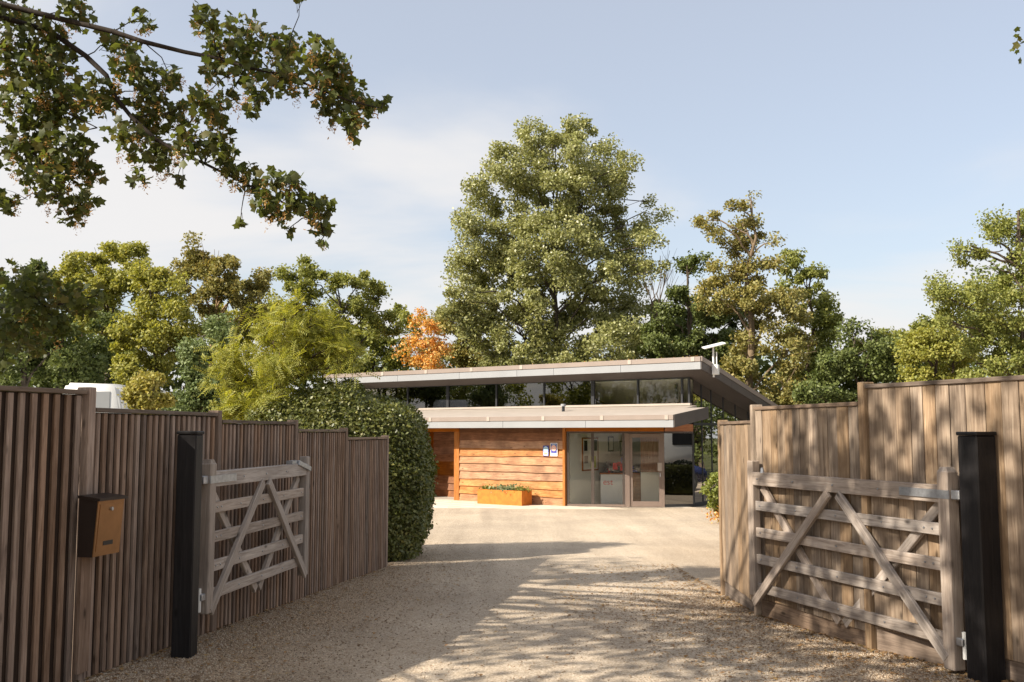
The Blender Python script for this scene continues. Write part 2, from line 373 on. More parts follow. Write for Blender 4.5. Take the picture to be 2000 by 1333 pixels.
# -- cladding wall
AL, AR = -3.86, -.06
box('wall_core', -3.86, -.06, .02, .16, 0, 2.3, M['fence_back'], bld)
def waney(L, h, seed, wav=.022, seg=34):
    rs = np.random.default_rng(seed); xs = np.linspace(-L / 2, L / 2, seg + 1)
    w = np.zeros(seg + 1)
    for k in range(1, 7): w += np.sin(xs * (1.1 * k + rs.uniform(-.4, .4)) + rs.uniform(0, 6.3)) * rs.uniform(.3, 1) / k ** .8
    w = w / max(1e-3, np.abs(w).max()) * wav
    V = []; F = []
    for i, x in enumerate(xs):
        zb = -h / 2 + w[i]
        V += [(x, -.075, zb), (x, -.026, h / 2), (x, -.002, h / 2), (x, -.035, zb + .004)]
    for i in range(seg):
        a = i * 4; b = a + 4
        F += [(a, b, b + 1, a + 1), (a + 1, b + 1, b + 2, a + 2), (a + 2, b + 2, b + 3, a + 3), (a + 3, b + 3, b, a)]
    F += [(0, 1, 2, 3), (seg * 4 + 3, seg * 4 + 2, seg * 4 + 1, seg * 4)]
    return V, F
NB = 10; pitch = 2.30 / NB
for i in range(NB):
    V, F = waney(AR - AL, pitch + .05, 40 + i, .017 if i else .004)
    me = mesh_py('cladding_board', V, F); me.materials.append(M['cedar_shade'] if i >= 8 else M['cedar'])  # top boards darker: the canopy's shadow is painted into them
    o = new_obj('cladding_board', me); o.parent = bld
    o.matrix_basis = Matrix.Translation(((AL + AR) / 2, 0, .03 + pitch * (i + .5) + .01))
box('corner_post', -.06, .02, -.095, .12, 0, 2.32, M['cedar_post'], bld, .004)
box('corner_post', -4.06, -3.86, -.08, .14, 0, 2.12, M['cedar_post'], bld, .004)
# -- recessed doorway on the left
box('lintel', -5.75, -3.86, -.09, .14, 2.121, 2.24, M['cedar_new'], bld, .004)
for i in range(10):
    V, F = waney(1.9, pitch + .05, 70 + i, .012)
    me = mesh_py('cladding_board', V, F); me.materials.append(M['cedar_shade'])
    o = new_obj('cladding_board', me); o.parent = bld; o.matrix_basis = Matrix.Translation((-4.95, 1.1, .03 + pitch * (i + .5) + .01))
box('recess_wall', -5.9, -4.0, 1.11, 1.2, 0, 2.3, M['fence_back'], bld)
box('recess_wall', -3.99, -3.87, .15, 1.2, 0, 2.3, M['cedar_shade'], bld)
box('recess_wall', -5.95, -5.85, .15, 1.1, 0, 2.3, M['cedar_shade'], bld)
box('door_trim', -4.12, -4.0, 1.0, 1.055, 0, 2.2, M['cedar_post'], bld, .004)
box('recess_floor', -5.85, -4.0, .0, 1.1, .004, .03, M['slate_floor'], bld)
box('wall_core', -10, -5.75, .02, .16, 0, 2.3, M['cedar'], bld)
# -- porch canopy (lean-to roof) in front of the clerestory
OV = -.85; CB = 1.89; CR = 3.85
def leanz(b): return 2.55 + (b - OV) / (CB - OV) * .31
hexa('porch_roof', [(-10, OV + .02, 2.25), (CR, OV + .02, 2.25), (CR, 1.2, 2.49), (-10, 1.2, 2.49), (-10, OV + .02, leanz(OV + .02)), (CR, OV + .02, leanz(OV + .02)), (CR, 1.2, leanz(1.2)), (-10, 1.2, leanz(1.2))], M['leanroof'], bld)
hexa('porch_roof', [(-10, 1.2, 2.49), (3.2, 1.2, 2.49), (3.2, CB - .02, 2.6), (-10, CB - .02, 2.6), (-10, 1.2, leanz(1.2)), (3.2, 1.2, leanz(1.2)), (3.2, CB - .02, leanz(CB)), (-10, CB - .02, leanz(CB))], M['leanroof'], bld)
hexa('porch_side_fascia', [(CR + .002, OV + .0, 2.23), (CR + .022, OV, 2.23), (CR + .022, 1.2, 2.48), (CR + .002, 1.2, 2.48), (CR + .002, OV, 2.56), (CR + .022, OV, 2.56), (CR + .022, 1.2, 2.795), (CR + .002, 1.2, 2.795)], M['soffit'], bld)  # dark soffit colour paints in the shade of this side
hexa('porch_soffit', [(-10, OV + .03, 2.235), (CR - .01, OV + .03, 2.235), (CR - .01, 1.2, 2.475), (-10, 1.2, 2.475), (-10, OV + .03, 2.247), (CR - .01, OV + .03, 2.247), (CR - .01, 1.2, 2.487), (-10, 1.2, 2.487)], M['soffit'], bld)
xs = [-10, -7.2, -4.4, -1.6, 1.2, CR]
for a0, a1 in zip(xs[:-1], xs[1:]):
    box('porch_fascia', a0 + .004, a1 - .004, OV - .02, OV + .018, 2.23, 2.415, M['fascia'], bld, .003)
box('gutter', -10, CR, OV - .035, OV + .016, 2.425, 2.555, M['gutter'], bld, .004)
for px in (842, 955, 1062, 1176, 1302):
    a = wall_a(px, OV); box('gutter_bracket', a - .05, a + .05, OV - .047, OV - .036, 2.43, 2.552, M['leanroof'], bld)
cyl('vent_pipe', (wall_a(1100, .6), .6, leanz(.6) - .02), (wall_a(1100, .6), .6, leanz(.6) + .15), .045, .045, M['darkframe'], bld)
cyl('vent_cap', (wall_a(1100, .6), .6, leanz(.6) + .15), (wall_a(1100, .6), .6, leanz(.6) + .22), .08, .075, M['fascia'], bld)
# -- clerestory
SILL0, HEAD = 2.93, 3.655
box('sill', -9.9, 3.02, CB - .07, CB + .06, 2.865, SILL0, M['leanroof'], bld, .004)
box('sill_upstand', -9.9, 3.0, CB - .018, CB + .04, 2.5, 2.864, M['leanroof'], bld)
cuts = [wall_a(p, CB) for p in (640, 705, 797, 875, 970, 1063, 1158, 1246, 1332)] + [2.965]
for i in range(len(cuts) - 1):
    box('window_pane', cuts[i] + .02, cuts[i + 1] - .02, CB, CB + .012, SILL0, HEAD, M['glass_tint'] if i < 6 else M['glass'], bld)
for i, c in enumerate(cuts):
    w = .055 if i in (3, 6) else .028
    box('mullion', c - w, c + w, CB - .03, CB + .04, SILL0, HEAD - .001, M['darkframe'], bld)
box('window_head', -9.9, 3.0, CB - .035, CB + .05, HEAD, HEAD + .06, M['darkframe'], bld)
# -- main roof
RF, RL, RR, RB = 1.09, -11.1, 3.72, 9.0
TP = math.tan(R(12.5))
def rz(b, z): return z - (b - RF) * TP
hexa('roof', [(RL, RF + .02, 3.86), (RR - .02, RF + .02, 3.86), (RR - .02, RB, rz(RB, 3.86)), (RL, RB, rz(RB, 3.86)), (RL, RF + .02, 4.16), (RR - .02, RF + .02, 4.16), (RR - .02, RB, rz(RB, 4.16)), (RL, RB, rz(RB, 4.16))], M['gutter'], bld)
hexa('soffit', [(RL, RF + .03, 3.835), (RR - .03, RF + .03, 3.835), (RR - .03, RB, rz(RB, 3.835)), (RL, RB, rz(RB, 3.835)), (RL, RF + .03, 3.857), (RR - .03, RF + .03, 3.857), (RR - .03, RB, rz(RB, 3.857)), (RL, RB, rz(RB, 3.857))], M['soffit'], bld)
xs = [RL, -7.5, -4.8, wall_a(1010, RF), wall_a(1082, RF), 1.2, RR]
for a0, a1 in zip(xs[:-1], xs[1:]):
    box('roof_fascia', a0 + .004, a1 - .004, RF - .02, RF + .018, 3.83, 4.03, M['fascia'], bld, .003)
box('roof_gutter', RL, RR, RF - .035, RF + .016, 4.042, 4.18, M['gutter'], bld, .004)
for px in (748, 833, 922, 1019, 1231, 1355):
    a = wall_a(px, RF); box('gutter_bracket', a - .055, a + .055, RF - .047, RF - .036, 4.05, 4.175, M['leanroof'], bld)
n = 4; bs = np.linspace(RF, RB, n + 1)
for b0, b1 in zip(bs[:-1], bs[1:]):
    b1 -= .006
    hexa('roof_side_fascia', [(RR + .002, b0, rz(b0, 3.83)), (RR + .024, b0, rz(b0, 3.83)), (RR + .024, b1, rz(b1, 3.83)), (RR + .002, b1, rz(b1, 3.83)), (RR + .002, b0, rz(b0, 4.05)), (RR + .024, b0, rz(b0, 4.05)), (RR + .024, b1, rz(b1, 4.05)), (RR + .002, b1, rz(b1, 4.05))], M['soffit'], bld)  # darker than the front fascia: side shade is put into the colour
hexa('roof_side_edge', [(RR - .018, RF, 4.055), (RR + .04, RF, 4.055), (RR + .04, RB, rz(RB, 4.055)), (RR - .018, RB, rz(RB, 4.055)), (RR - .018, RF, 4.19), (RR + .04, RF, 4.19), (RR + .04, RB, rz(RB, 4.19)), (RR - .018, RB, rz(RB, 4.19))], M['gutter'], bld)
# -- entrance glazing: from the cladding corner (0,0) to the glass corner E
E = Vector((3.0, 1.63)); EL = E.length; ed = E.normalized()
def eP(t): return (ed.x * t, ed.y * t)
box_h = 2.08
lbox('transom_beam', eP(.0), eP(2.77), 2.13, 2.33, .13, M['cedar_new'], bld, 0, .004)
lbox('head_frame', eP(.03), eP(2.77), 2.075, 2.128, .08, M['frame'], bld)
lbox('threshold', eP(.03), eP(1.66), .02, .075, .09, M['door_frame'], bld)
lbox('frame_post', eP(.025), eP(.085), .0751, 2.074, .08, M['frame'], bld)
lbox('frame_post', eP(.72), eP(.80), .0751, 2.074, .08, M['frame'], bld)
lbox('frame_post', eP(1.60), eP(1.665), .0751, 2.074, .085, M['frame'], bld)
lbox('frame_post', eP(1.67), eP(1.80), .0, 2.0745, .11, M['door_frame'], bld)
lbox('frame_post', eP(2.705), eP(2.77), .0, 2.0745, .09, M['door_frame'], bld)
box('frame_post', 2.96, 3.02, 1.985, 2.04, 0, 2.074, M['darkframe'], bld)
lbox('window_pane', eP(.086), eP(.719), .076, 2.074, .012, M['glass'], bld)
lbox('window_pane', eP(.801), eP(1.599), .076, 2.074, .012, M['glass'], bld)
E2 = (2.985, 2.0); lbox('window_pane', eP(2.775), E2, .09, 2.074, .012, M['glass_side'], bld)
lbox('plinth', eP(2.775), E2, .0, .089, .06, M['darkframe'], bld); lbox('transom_beam', eP(2.78), E2, 2.131, 2.331, .12, M['cedar_new'], bld); lbox('head_frame', eP(2.775), E2, 2.0755, 2.1285, .075, M['frame'], bld)
dr = lbox('door', eP(1.802), eP(1.885), .02, 2.06, .06, M['door_frame'], bld)
def dsub(name, t0, t1, z0, z1, th, mat, off=0.0):
    o = lbox(name, eP(t0), eP(t1), z0, z1, th, mat, bld, off); m = o.matrix_basis.copy(); o.parent = dr
    o.matrix_parent_inverse = Matrix.Identity(4); o.matrix_basis = dr.matrix_basis.inverted() @ m; return o
dsub('door_stile', 2.62, 2.703, .02, 2.06, .06, M['door_frame']); dsub('door_rail', 1.886, 2.619, 1.955, 2.06, .06, M['door_frame'])
dsub('door_rail', 1.886, 2.619, .02, .17, .06, M['door_frame']); dsub('door_glass', 1.886, 2.619, .171, 1.954, .012, M['glass'])
dsub('lock_plate', 2.585, 2.70, 1.02, 1.25, .02, M['leanroof'], -.045); dsub('door_handle', 2.64, 2.67, .86, .96, .03, M['steel'], -.05)
# -- side curtain wall (dark reflective glass)
sb = [2.045, 2.6, 3.25, 4.1, 5.0, 6.0, 7.2, 8.4]
for b0, b1 in zip(sb[:-1], sb[1:]):
    box('window_pane', 2.99, 3.002, b0 + .02, b1 - .02, .12, 2.30, M['glass_side'], bld)
    z0, z1 = rz(max(b0, CB + .06), 3.83), rz(b1, 3.83)
    bb0 = max(b0 + .02, CB + .06)
    hexa('window_pane', [(2.99, bb0, 2.38), (3.002, bb0, 2.38), (3.002, b1 - .02, 2.38), (2.99, b1 - .02, 2.38), (2.99, bb0, z0), (3.002, bb0, z0), (3.002, b1 - .02, z1 + .005), (2.99, b1 - .02, z1 + .005)], M['glass_side'], bld)
    box('mullion', 2.975, 3.018, b1 - .019, b1 + .019, 0, rz(b1, 3.82), M['darkframe'], bld)
box('side_transom', 2.97, 3.022, 2.03, 8.4, 2.301, 2.379, M['darkframe'], bld)
box('side_plinth', 2.97, 3.02, 2.05, 8.4, 0, .119, M['darkframe'], bld)
# -- inside
hexa('interior_ceiling', [(-1.3, CB + .06, rz(CB + .06, 3.80)), (2.96, CB + .06, rz(CB + .06, 3.80)), (2.96, 8.3, rz(8.3, 3.80)), (-1.3, 8.3, rz(8.3, 3.80)), (-1.3, CB + .06, rz(CB + .06, 3.82)), (2.96, CB + .06, rz(CB + .06, 3.82)), (2.96, 8.3, rz(8.3, 3.82)), (-1.3, 8.3, rz(8.3, 3.82))], M['cream'], bld)
box('interior_floor', -2, 2.95, .35, 8.4, -.02, .012, M['slate_floor'], bld)
box('interior_partition', -.04, .06, .13, 8.3, .0, 2.42, M['cream'], bld)
box('interior_back_wall', -9.8, 2.96, 8.3, 8.4, 0, rz(8.4, 3.8), M['cream'], bld)
box('interior_partition', -1.4, -1.3, CB + .3, 8.2, 0, 2.6, M['cream'], bld)
hexa('interior_partition', [(1.3, 2.6, 2.5), (1.4, 2.6, 2.5), (1.4, 8.2, 2.4), (1.3, 8.2, 2.4), (1.3, 2.6, 3.45), (1.4, 2.6, 3.45), (1.4, 8.2, 2.3), (1.3, 8.2, 2.3)], M['cream'], bld) if False else None
box('interior_beam', -9.5, 2.9, 4.6, 4.75, 2.95, 3.05, M['cedar_new'], bld)
box('interior_partition', -9.6, .6, 5.2, 5.3, 0, 2.88, M['cedar'], bld)
box('interior_partition', .62, 2.9, 6.3, 6.4, 0, 2.5, M['cream'], bld)
lbox('warm_reflection_panel', (1.45, 1.75), (2.55, 2.35), .95, 2.3, .05, M['cedar_post'], bld); lbox('pale_reflection_panel', (1.45, 1.75), (2.55, 2.35), .02, .949, .06, M['cream'], bld)  # added panels standing in for warm and pale reflections in the door glass
box('interior_post', 2.35, 2.42, 2.2, 2.26, 0, 3.5, M['darkframe'], bld)
nb = box('notice_board', .062, .085, .75, 1.65, .98, 1.95, M['cedar_new'], bld)
def onb(name, y0, y1, z0, z1, mat, x=.092): 
    o = box(name, .0851, x, y0, y1, z0, z1, mat, bld); m = o.matrix_basis.copy(); o.parent = nb; o.matrix_basis = nb.matrix_basis.inverted() @ m
onb('notice_paper', .80, 1.60, 1.02, 1.91, M['cream'], .088)
onb('poster', .84, 1.02, 1.56, 1.86, M['black']); onb('poster', 1.32, 1.56, 1.56, 1.88, M['frame']); onb('poster', .84, 1.05, 1.2, 1.42, M['leanroof']); onb('poster', 1.2, 1.5, 1.06, 1.4, M['yellow_print'])
for b0 in (2.25, 2.95):
    pf = box('picture_frame', .062, .085, b0, b0 + .3, 1.52 - (b0 - 2.25) * .2, 1.98 - (b0 - 2.25) * .2, M['black'], bld)
    o = box('picture', .0851, .09, b0 + .04, b0 + .26, 1.56 - (b0 - 2.25) * .2, 1.94 - (b0 - 2.25) * .2, M['cream'], bld); m = o.matrix_basis.copy(); o.parent = pf; o.matrix_basis = pf.matrix_basis.inverted() @ m

desk = thing('reception_desk', 'white reception desk with red lettering behind the entrance glass', 'desk', (0, 0, 0))
desk.matrix_basis = wm(bld) @ Matrix.Translation((.62, 1.55, .014)) @ Matrix.Rotation(R(30), 4, 'Z')
box('front_panel', -.35, .5, 0, .05, 0, .86, M['white'], desk, .004); box('desk_top', -.38, 1.4, -.03, .6, .861, .9, M['cedar_new'], desk, .004)
box('side_panel', 1.3, 1.36, .051, .55, 0, .86, M['white'], desk, .004); box('front_panel', .51, 1.36, .0, .05, 0, .86, M['cedar'], desk, .004)
cu = bpy.data.curves.new('lettering', 'FONT'); cu.body = 'est'; cu.size = .24; cu.extrude = .002
to = bpy.data.objects.new('lettering_source', cu); COL.objects.link(to)
dg = bpy.context.evaluated_depsgraph_get(); tm = bpy.data.meshes.new_from_object(to.evaluated_get(dg)); bpy.data.objects.remove(to)
tm.materials.clear(); tm.materials.append(M['red_print'])
o = new_obj('lettering', tm); o.parent = desk; o.matrix_basis = Matrix.Translation((-.28, -.004, .56)) @ Matrix.Rotation(R(90), 4, 'X')
disp = thing('gift_display', 'mixed dark and coloured goods heaped on the reception desk', 'goods', (0, 0, 0)); disp.matrix_basis = desk.matrix_basis @ Matrix.Translation((.45, .25, .9))
for i in range(34):
    w = random.uniform(.04, .09); hh = random.uniform(.05, .22); x = random.uniform(-.7, .85); y = random.uniform(-.2, .25)
    z = max(0, .28 - abs(x + .2) * .35) * random.random()
    box('packet', x - w, x + w, y - w * .6, y + w * .6, z, z + hh, random.choice([M['black'], M['red_print'], M['frame'], M['white'], M['blue_print'], M['leanroof']]), disp, .004)

# wall plaques
def plaque(label, a, z0, z1, w, arch):  # fixed to the boards
    p = thing('wall_plaque', label, 'plaque', (0, 0, 0)); p.matrix_basis = wm(bld) @ Matrix.Translation((a, -.082, 0))
    box('backing_plate', -w / 2, w / 2, -.012, 0, z0, z1, M['white'] if not arch else M['blue_print'], p, .003)
    def disc(name, r, x, z, y, mat, half=False, n=24):
        V = [(x, y, z)]; k = n if not half else n // 2
        V += [(x + r * math.cos(2 * math.pi * i / n), y, z + r * math.sin(2 * math.pi * i / n)) for i in range(k + 1)]
        V += [(v[0], y + .003, v[2]) for v in V[1:]]
        F = [(0, i + 1, i) for i in range(1, k + 1)] + [(i, i + 1, i + 1 + k + 1, i + k + 1) for i in range(1, k + 1)]
        o = new_obj(name, mesh_py(name, V, F), None, mat); o.parent = p
    if not arch:
        box('printed_panel', -w / 2 + .02, w / 2 - .02, -.0155, -.0125, z0 + .09, z1 - .02, M['blue_print'], p)
        zc_ = (z0 + z1) / 2 + .04
        disc('rosette', .085, 0, zc_, -.020, M['pink_print'])
        disc('rosette_centre', .03, 0, zc_, -.0245, M['white']); disc('rosette_eye', .013, 0, zc_, -.029, M['red_print'])
        box('caption_bar', -w / 2 + .05, w / 2 - .05, -.0185, -.0157, z1 - .065, z1 - .045, M['pale_blue_print'], p)
        for k in range(2): box('caption_bar', -w / 2 + .03, w / 2 - .03, -.0155, -.0125, z0 + .03 + k * .03, z0 + .042 + k * .03, M['blue_print'], p)
    else:
        disc('arch', w / 2 - .02, 0, z1 - w / 2, -.0165, M['pale_blue_print'], True)
        box('printed_panel', -w / 2 + .02, w / 2 - .02, -.0165, -.0125, z0 + .15, z1 - w / 2 - .001, M['pale_blue_print'], p)
        box('printed_panel', -w / 2 + .02, w / 2 - .02, -.0165, -.0125, z0 + .02, z0 + .13, M['white'], p)
        box('caption_bar', -w / 2 + .045, w / 2 - .045, -.0195, -.0167, z0 + .06, z0 + .10, M['yellow_print'], p)
plaque('blue plaque with a pink rosette, beside the corner post of the cladding', -.35, 1.42, 1.80, .24, False)
plaque('smaller pale blue arched plaque on the timber cladding', -.63, 1.42, 1.72, .20, True)

# planter
pl = thing('planter', 'orange rusted steel trough planter against the timber wall', 'planter', (0, 0, 0))
pa0, pa1 = wall_a(933, -.75), wall_a(1019, -.75)
pl.matrix_basis = wm(bld) @ Matrix.Translation(((pa0 + pa1) / 2, -.5, 0)); pL = (pa1 - pa0) / 2
box('front_panel', -pL, pL, -.25, -.235, 0, .44, M['corten'], pl, .003); box('back_panel', -pL, pL, .235, .25, 0, .44, M['corten'], pl, .003)
box('end_panel', -pL, -pL + .015, -.234, .234, 0, .44, M['corten'], pl); box('end_panel', pL - .015, pL, -.234, .234, 0, .44, M['corten'], pl)
box('soil', -pL + .016, pL - .016, -.234, .234, .3, .39, M['soil'], pl)

# satellite dish on the roof corner
dsh = thing('satellite_dish', 'flat white satellite dish on a pole at the roof corner', 'dish', (0, 0, 0))
dsh.matrix_basis = wm(bld) @ Matrix.Translation((RR + .07, 1.75, 0)); zb = rz(1.75, 3.83)
cyl('pole', (0, 0, zb - .05), (0, 0, zb + .80), .028, .028, M['white_metal'], dsh); cyl('pole', (.09, .02, zb + .1), (.09, .02, zb + .66), .018, .018, M['white_metal'], dsh)
box('bracket', -.03, .15, -.06, .06, zb + .02, zb + .30, M['white_metal'], dsh, .01)
o = new_obj('dish_panel', box_mesh(.62, .36, .04, .012, M['white_metal'])); o.parent = dsh
o.matrix_basis = Matrix.Translation((0.02, 0, zb + .84)) @ Matrix.Rotation(R(36), 4, 'Z') @ Matrix.Rotation(R(-14), 4, 'Y') @ Matrix.Rotation(R(10), 4, 'X')

# paving in front of the entrance: flags parallel to the building
pv = bpy.data.objects.new('paving', mesh_py('paving', [(-7, -3.7, -.02), (6.4, -3.7, -.02), (6.4, .1, .0), (-7, .1, .0)], [(0, 1, 2, 3)])); COL.objects.link(pv)
pv['kind'] = 'structure'; pv['label'] = 'pale stone paving in front of the entrance'; pv.data.materials.append(M['gravel'])
pv.matrix_basis = wm(bld) @ Matrix.Translation((0, 0, .006))
SEGX, SEGY = .9, .6
for j in range(6):
    for i in range(15):
        x = -6.9 + i * SEGX + (j % 2) * .45; y = -3.55 + j * SEGY
        if x + SEGX > 6.4: continue
        hh = random.uniform(-.003, .003)
        o = new_obj('paving_slab', box_mesh(SEGX - .02, SEGY - .02, .03, .006, M['paving'])); o.parent = pv
        o.matrix_basis = Matrix.Translation((x + SEGX / 2, y + SEGY / 2, -.013 + hh + (y + 3.7) / 3.8 * .02)) @ Matrix.Rotation(random.uniform(-.004, .004), 4, 'Z')
# low floor in the entrance corner between cladding line and glass
hexa('entrance_step', [(.02, .0, -.01), (6.0, .02, -.01), (6.0, 1.6, -.01), (3.0, 1.6, -.01), (.02, .0, .012), (6.0, .02, .012), (6.0, 1.6, .012), (3.0, 1.6, .012)], M['paving'], bld)

# ------------------------------------------------------------------ fences
def slat_fence(name, label, runs):
    f = thing(name, label, 'fence', (runs[0][0][0], runs[0][0][1], 0)); inv = wm(f).inverted()
    for (p0, p1, top, n) in runs:
        a = Vector((*p0, 0)); b = Vector((*p1, 0)); d = b - a; L = d.length; u = d / L; ang = math.atan2(u.y, u.x)
        zb = min(gz(p0[1]), gz(p1[1])) - .04
        nrm = Vector((u.y, -u.x, 0))                                   # towards the drive
        m = Matrix.Translation(((a + b) / 2).to_tuple()[:2] + ((zb + top - .03) / 2,)) @ Matrix.Rotation(ang, 4, 'Z')
        pn = new_obj('panel', box_mesh(L - .1, .022, top - .03 - zb, 0, M['fence_back'])); pn.parent = f; pn.matrix_basis = inv @ m
        pw = (L - .10) / n; zg0, zg1 = gz(p0[1]), gz(p1[1])
        for i in range(n):
            s = -L / 2 + .05 + pw * (i + .5)
            w = pw * .46; hgt = top - .03 - zb - .05
            o = new_obj('slat', box_mesh(w, .024, hgt, .003, M['slat'])); o.parent = pn
            o.matrix_basis = Matrix.Translation((s + random.uniform(-.003, .003), -.0235, .02 + random.uniform(-.004, .002))) @ Matrix.Rotation(random.uniform(-.0025, .0025), 4, 'Y') @ Matrix.Rotation(random.uniform(-.05, .05), 4, 'Z')
        cp = new_obj('capping', box_mesh(L - .09, .075, .028, .003, M['capwood'])); cp.parent = f
        cp.matrix_basis = inv @ Matrix.Translation(((a + b) / 2 + nrm * .012).to_tuple()[:2] + (top - .014,)) @ Matrix.Rotation(ang, 4, 'Z')
    for k, (p0, p1, top, n) in enumerate(runs + [(runs[-1][1], None, runs[-1][2] + .0, 0)]):
        tp = max(top, runs[k - 1][2] if k else top) + .02
        dirv = Vector((*(p1 if p1 else p0), 0)) - Vector((*(p0 if p1 else runs[-1][0]), 0)); ang = math.atan2(dirv.y, dirv.x)
        zb = gz(p0[1]) - .06
        o = new_obj('post', box_mesh(.072, .095, tp - zb, .006, M['slat'])); o.parent = f
        o.matrix_basis = inv @ Matrix.Translation((p0[0], p0[1], (tp + zb) / 2)) @ Matrix.Rotation(ang, 4, 'Z')
    return f
Lp = [(-4.25, 3.0), (-3.40, 4.68), (-2.74, 6.42), (-2.45, 8.24), (-2.20, 10.03), (-2.0, 11.86), (-1.73, 13.62)]
slat_fence('slatted_fence', 'stepped brown slatted fence with narrow vertical battens, carrying the letter box', [
    (Lp[0], Lp[1], 1.83, 20), (Lp[1], Lp[2], 1.82, 20), (Lp[2], Lp[3], 1.71, 21), (Lp[3], Lp[4], 1.655, 22), (Lp[4], Lp[5], 1.585, 22), (Lp[5], Lp[6], 1.49, 22)])

def plank_fence(name, label, runs):
    f = thing(name, label, 'fence', (runs[0][0][0], runs[0][0][1], 0)); inv = wm(f).inverted()
    for (p0, p1, top, n) in runs:
        a = Vector((*p0, 0)); b = Vector((*p1, 0)); d = b - a; L = d.length; u = d / L; ang = math.atan2(u.y, u.x)
        zb = min(gz(p0[1]), gz(p1[1])) - .05; mid = (a + b) / 2
        gb = new_obj('gravel_board', box_mesh(L - .09, .035, .20, .004, M['capwood'])); gb.parent = f
        gb.matrix_basis = inv @ Matrix.Translation((mid.x, mid.y, zb + .12)) @ Matrix.Rotation(ang, 4, 'Z')
        pn = new_obj('panel', box_mesh(L - .1, .02, top - .05 - zb - .23, 0, M['fence_back'])); pn.parent = f
        pn.matrix_basis = inv @ Matrix.Translation((mid.x, mid.y, (top - .05 + zb + .23) / 2)) @ Matrix.Rotation(ang, 4, 'Z')
        ws = np.array([random.uniform(.8, 1.2) for _ in range(n)]); ws = ws / ws.sum() * (L - .1); s = -L / 2 + .05
        for i in range(n):
            hgt = top - .03 - zb - .215
            o = new_obj('plank', box_mesh(round(ws[i] - .004, 3), .024, hgt, .003, M['plank'])); o.parent = pn
            o.matrix_basis = Matrix.Translation((s + ws[i] / 2, .0235 + random.uniform(-.003, .004), .005)) @ Matrix.Rotation(random.uniform(-.025, .025), 4, 'Z')
            s += ws[i]
        cp = new_obj('capping', box_mesh(L - .08, .08, .03, .003, M['capwood'])); cp.parent = f
        cp.matrix_basis = inv @ Matrix.Translation((mid.x - u.y * .012, mid.y + u.x * .012, top - .015)) @ Matrix.Rotation(ang, 4, 'Z')
    for k in range(len(runs) + 1):
        r_ = runs[min(k, len(runs) - 1)]; p = r_[0] if k < len(runs) else r_[1]
        tp = max(r_[2], runs[k - 1][2] if k else r_[2]) + .02; zb = gz(p[1]) - .06
        ang = math.atan2(r_[1][1] - r_[0][1], r_[1][0] - r_[0][0])
        o = new_obj('post', box_mesh(.07, .1, tp - zb, .005, M['plank'])); o.parent = f
        o.matrix_basis = inv @ Matrix.Translation((p[0], p[1], (tp + zb) / 2)) @ Matrix.Rotation(ang, 4, 'Z')
    return f
Rp = [(4.15, 4.15), (3.40, 5.80), (2.65, 7.46), (2.215, 9.05), (2.225, 10.55)]
plank_fence('plank_fence', 'tall pale weathered plank fence stepping down behind the open gate', [
    (Rp[0], Rp[1], 1.91, 12), (Rp[1], Rp[2], 1.905, 13), (Rp[2], Rp[3], 1.78, 12), (Rp[3], Rp[4], 1.66, 9)])

# ------------------------------------------------------------------ gates and gate posts
def gate(label, hinge, tip, rails, stile_top, stile_bot, slam_top, slam_bot, side):
    g = thing('field_gate', label, 'gate', (hinge[0], hinge[1], gz(hinge[1])), 0, 'pair of open timber field gates')
    d = Vector((tip[0] - hinge[0], tip[1] - hinge[1], 0)); L = d.length; ang = math.atan2(d.y, d.x)
    g.matrix_basis = Matrix.Translation((hinge[0], hinge[1], 0)) @ Matrix.Rotation(ang, 4, 'Z')
    f = side                                             # local y sign of the face towards the drive
    box('hanging_stile', -.05, .05, -.045, .045, stile_bot, stile_top - .04, M['gate_z'], g, .006)
    o = hexa('stile_cap', [(-.044, -.039, stile_top - .04), (.044, -.039, stile_top - .04), (.044, .039, stile_top - .04), (-.044, .039, stile_top - .04), (-.03, -.03, stile_top - .012), (.03, -.03, stile_top - .012), (.03, .03, stile_top - .012), (-.03, .03, stile_top - .012)], M['gate_z'], g)
    box('slam_stile', L - .045, L + .045, -.0375, .0375, slam_bot, slam_top, M['gate_z'], g, .006)
    zt, zb_ = rails[0], rails[-1]
    beam('top_rail', (.051, 0, zt), (L + .02, 0, zt), .07, .115, M['gate'], g)
    for z in rails[1:]: beam('rail', (.051, 0, z), (L - .046, 0, z), .03, .082, M['gate'], g)
    mid = L * .5; yf = .032 * f; yb = -.032 * f
    up = (0, 1, 0)
    def brace(p0, p1, y): beam('brace', (p0[0], y, p0[1]), (p1[0], y, p1[1]), .075, .032, M['gate'], g, up)
    brace((.02, zb_ - .12), (mid - .06, zt - .065), yf); brace((L - .02, zb_ - .14), (mid + .06, zt - .065), yf)
    brace((.1, zt - .07), (mid - .02, zb_ - .11), yb); brace((L - .1, zt - .07), (mid + .045, zb_ - .11), yb)
    for z in rails:                                      # bolts
        for x in (.14, .22, mid * .55, mid, mid * 1.45, L - .12):
            y = (.038 if z == zt else .0165) * f
            cyl('bolt', (x, y, z), (x, y + .006 * f, z), .008, .006, M['steel'], g, 7)
    strap = box('hinge_strap', -.055, .42, .0365 * f if f > 0 else -.0465, .0465 if f > 0 else -.0365, zt - .028, zt + .028, M['steel'], g)
    if True:
        box('hinge_knuckle', -.13, -.056, -.03, .03, zt - .03, zt + .03, M['steel'], g, .006)
        box('lower_hinge', -.11, -.051, -.03, .03, zb_ - .02, zb_ + .03, M['steel'], g, .006)
        cyl('hinge_pin', (-.1, 0, zb_ - .1), (-.1, 0, zb_ + .07), .016, .016, M['white_metal'], g, 10)
    return g, L
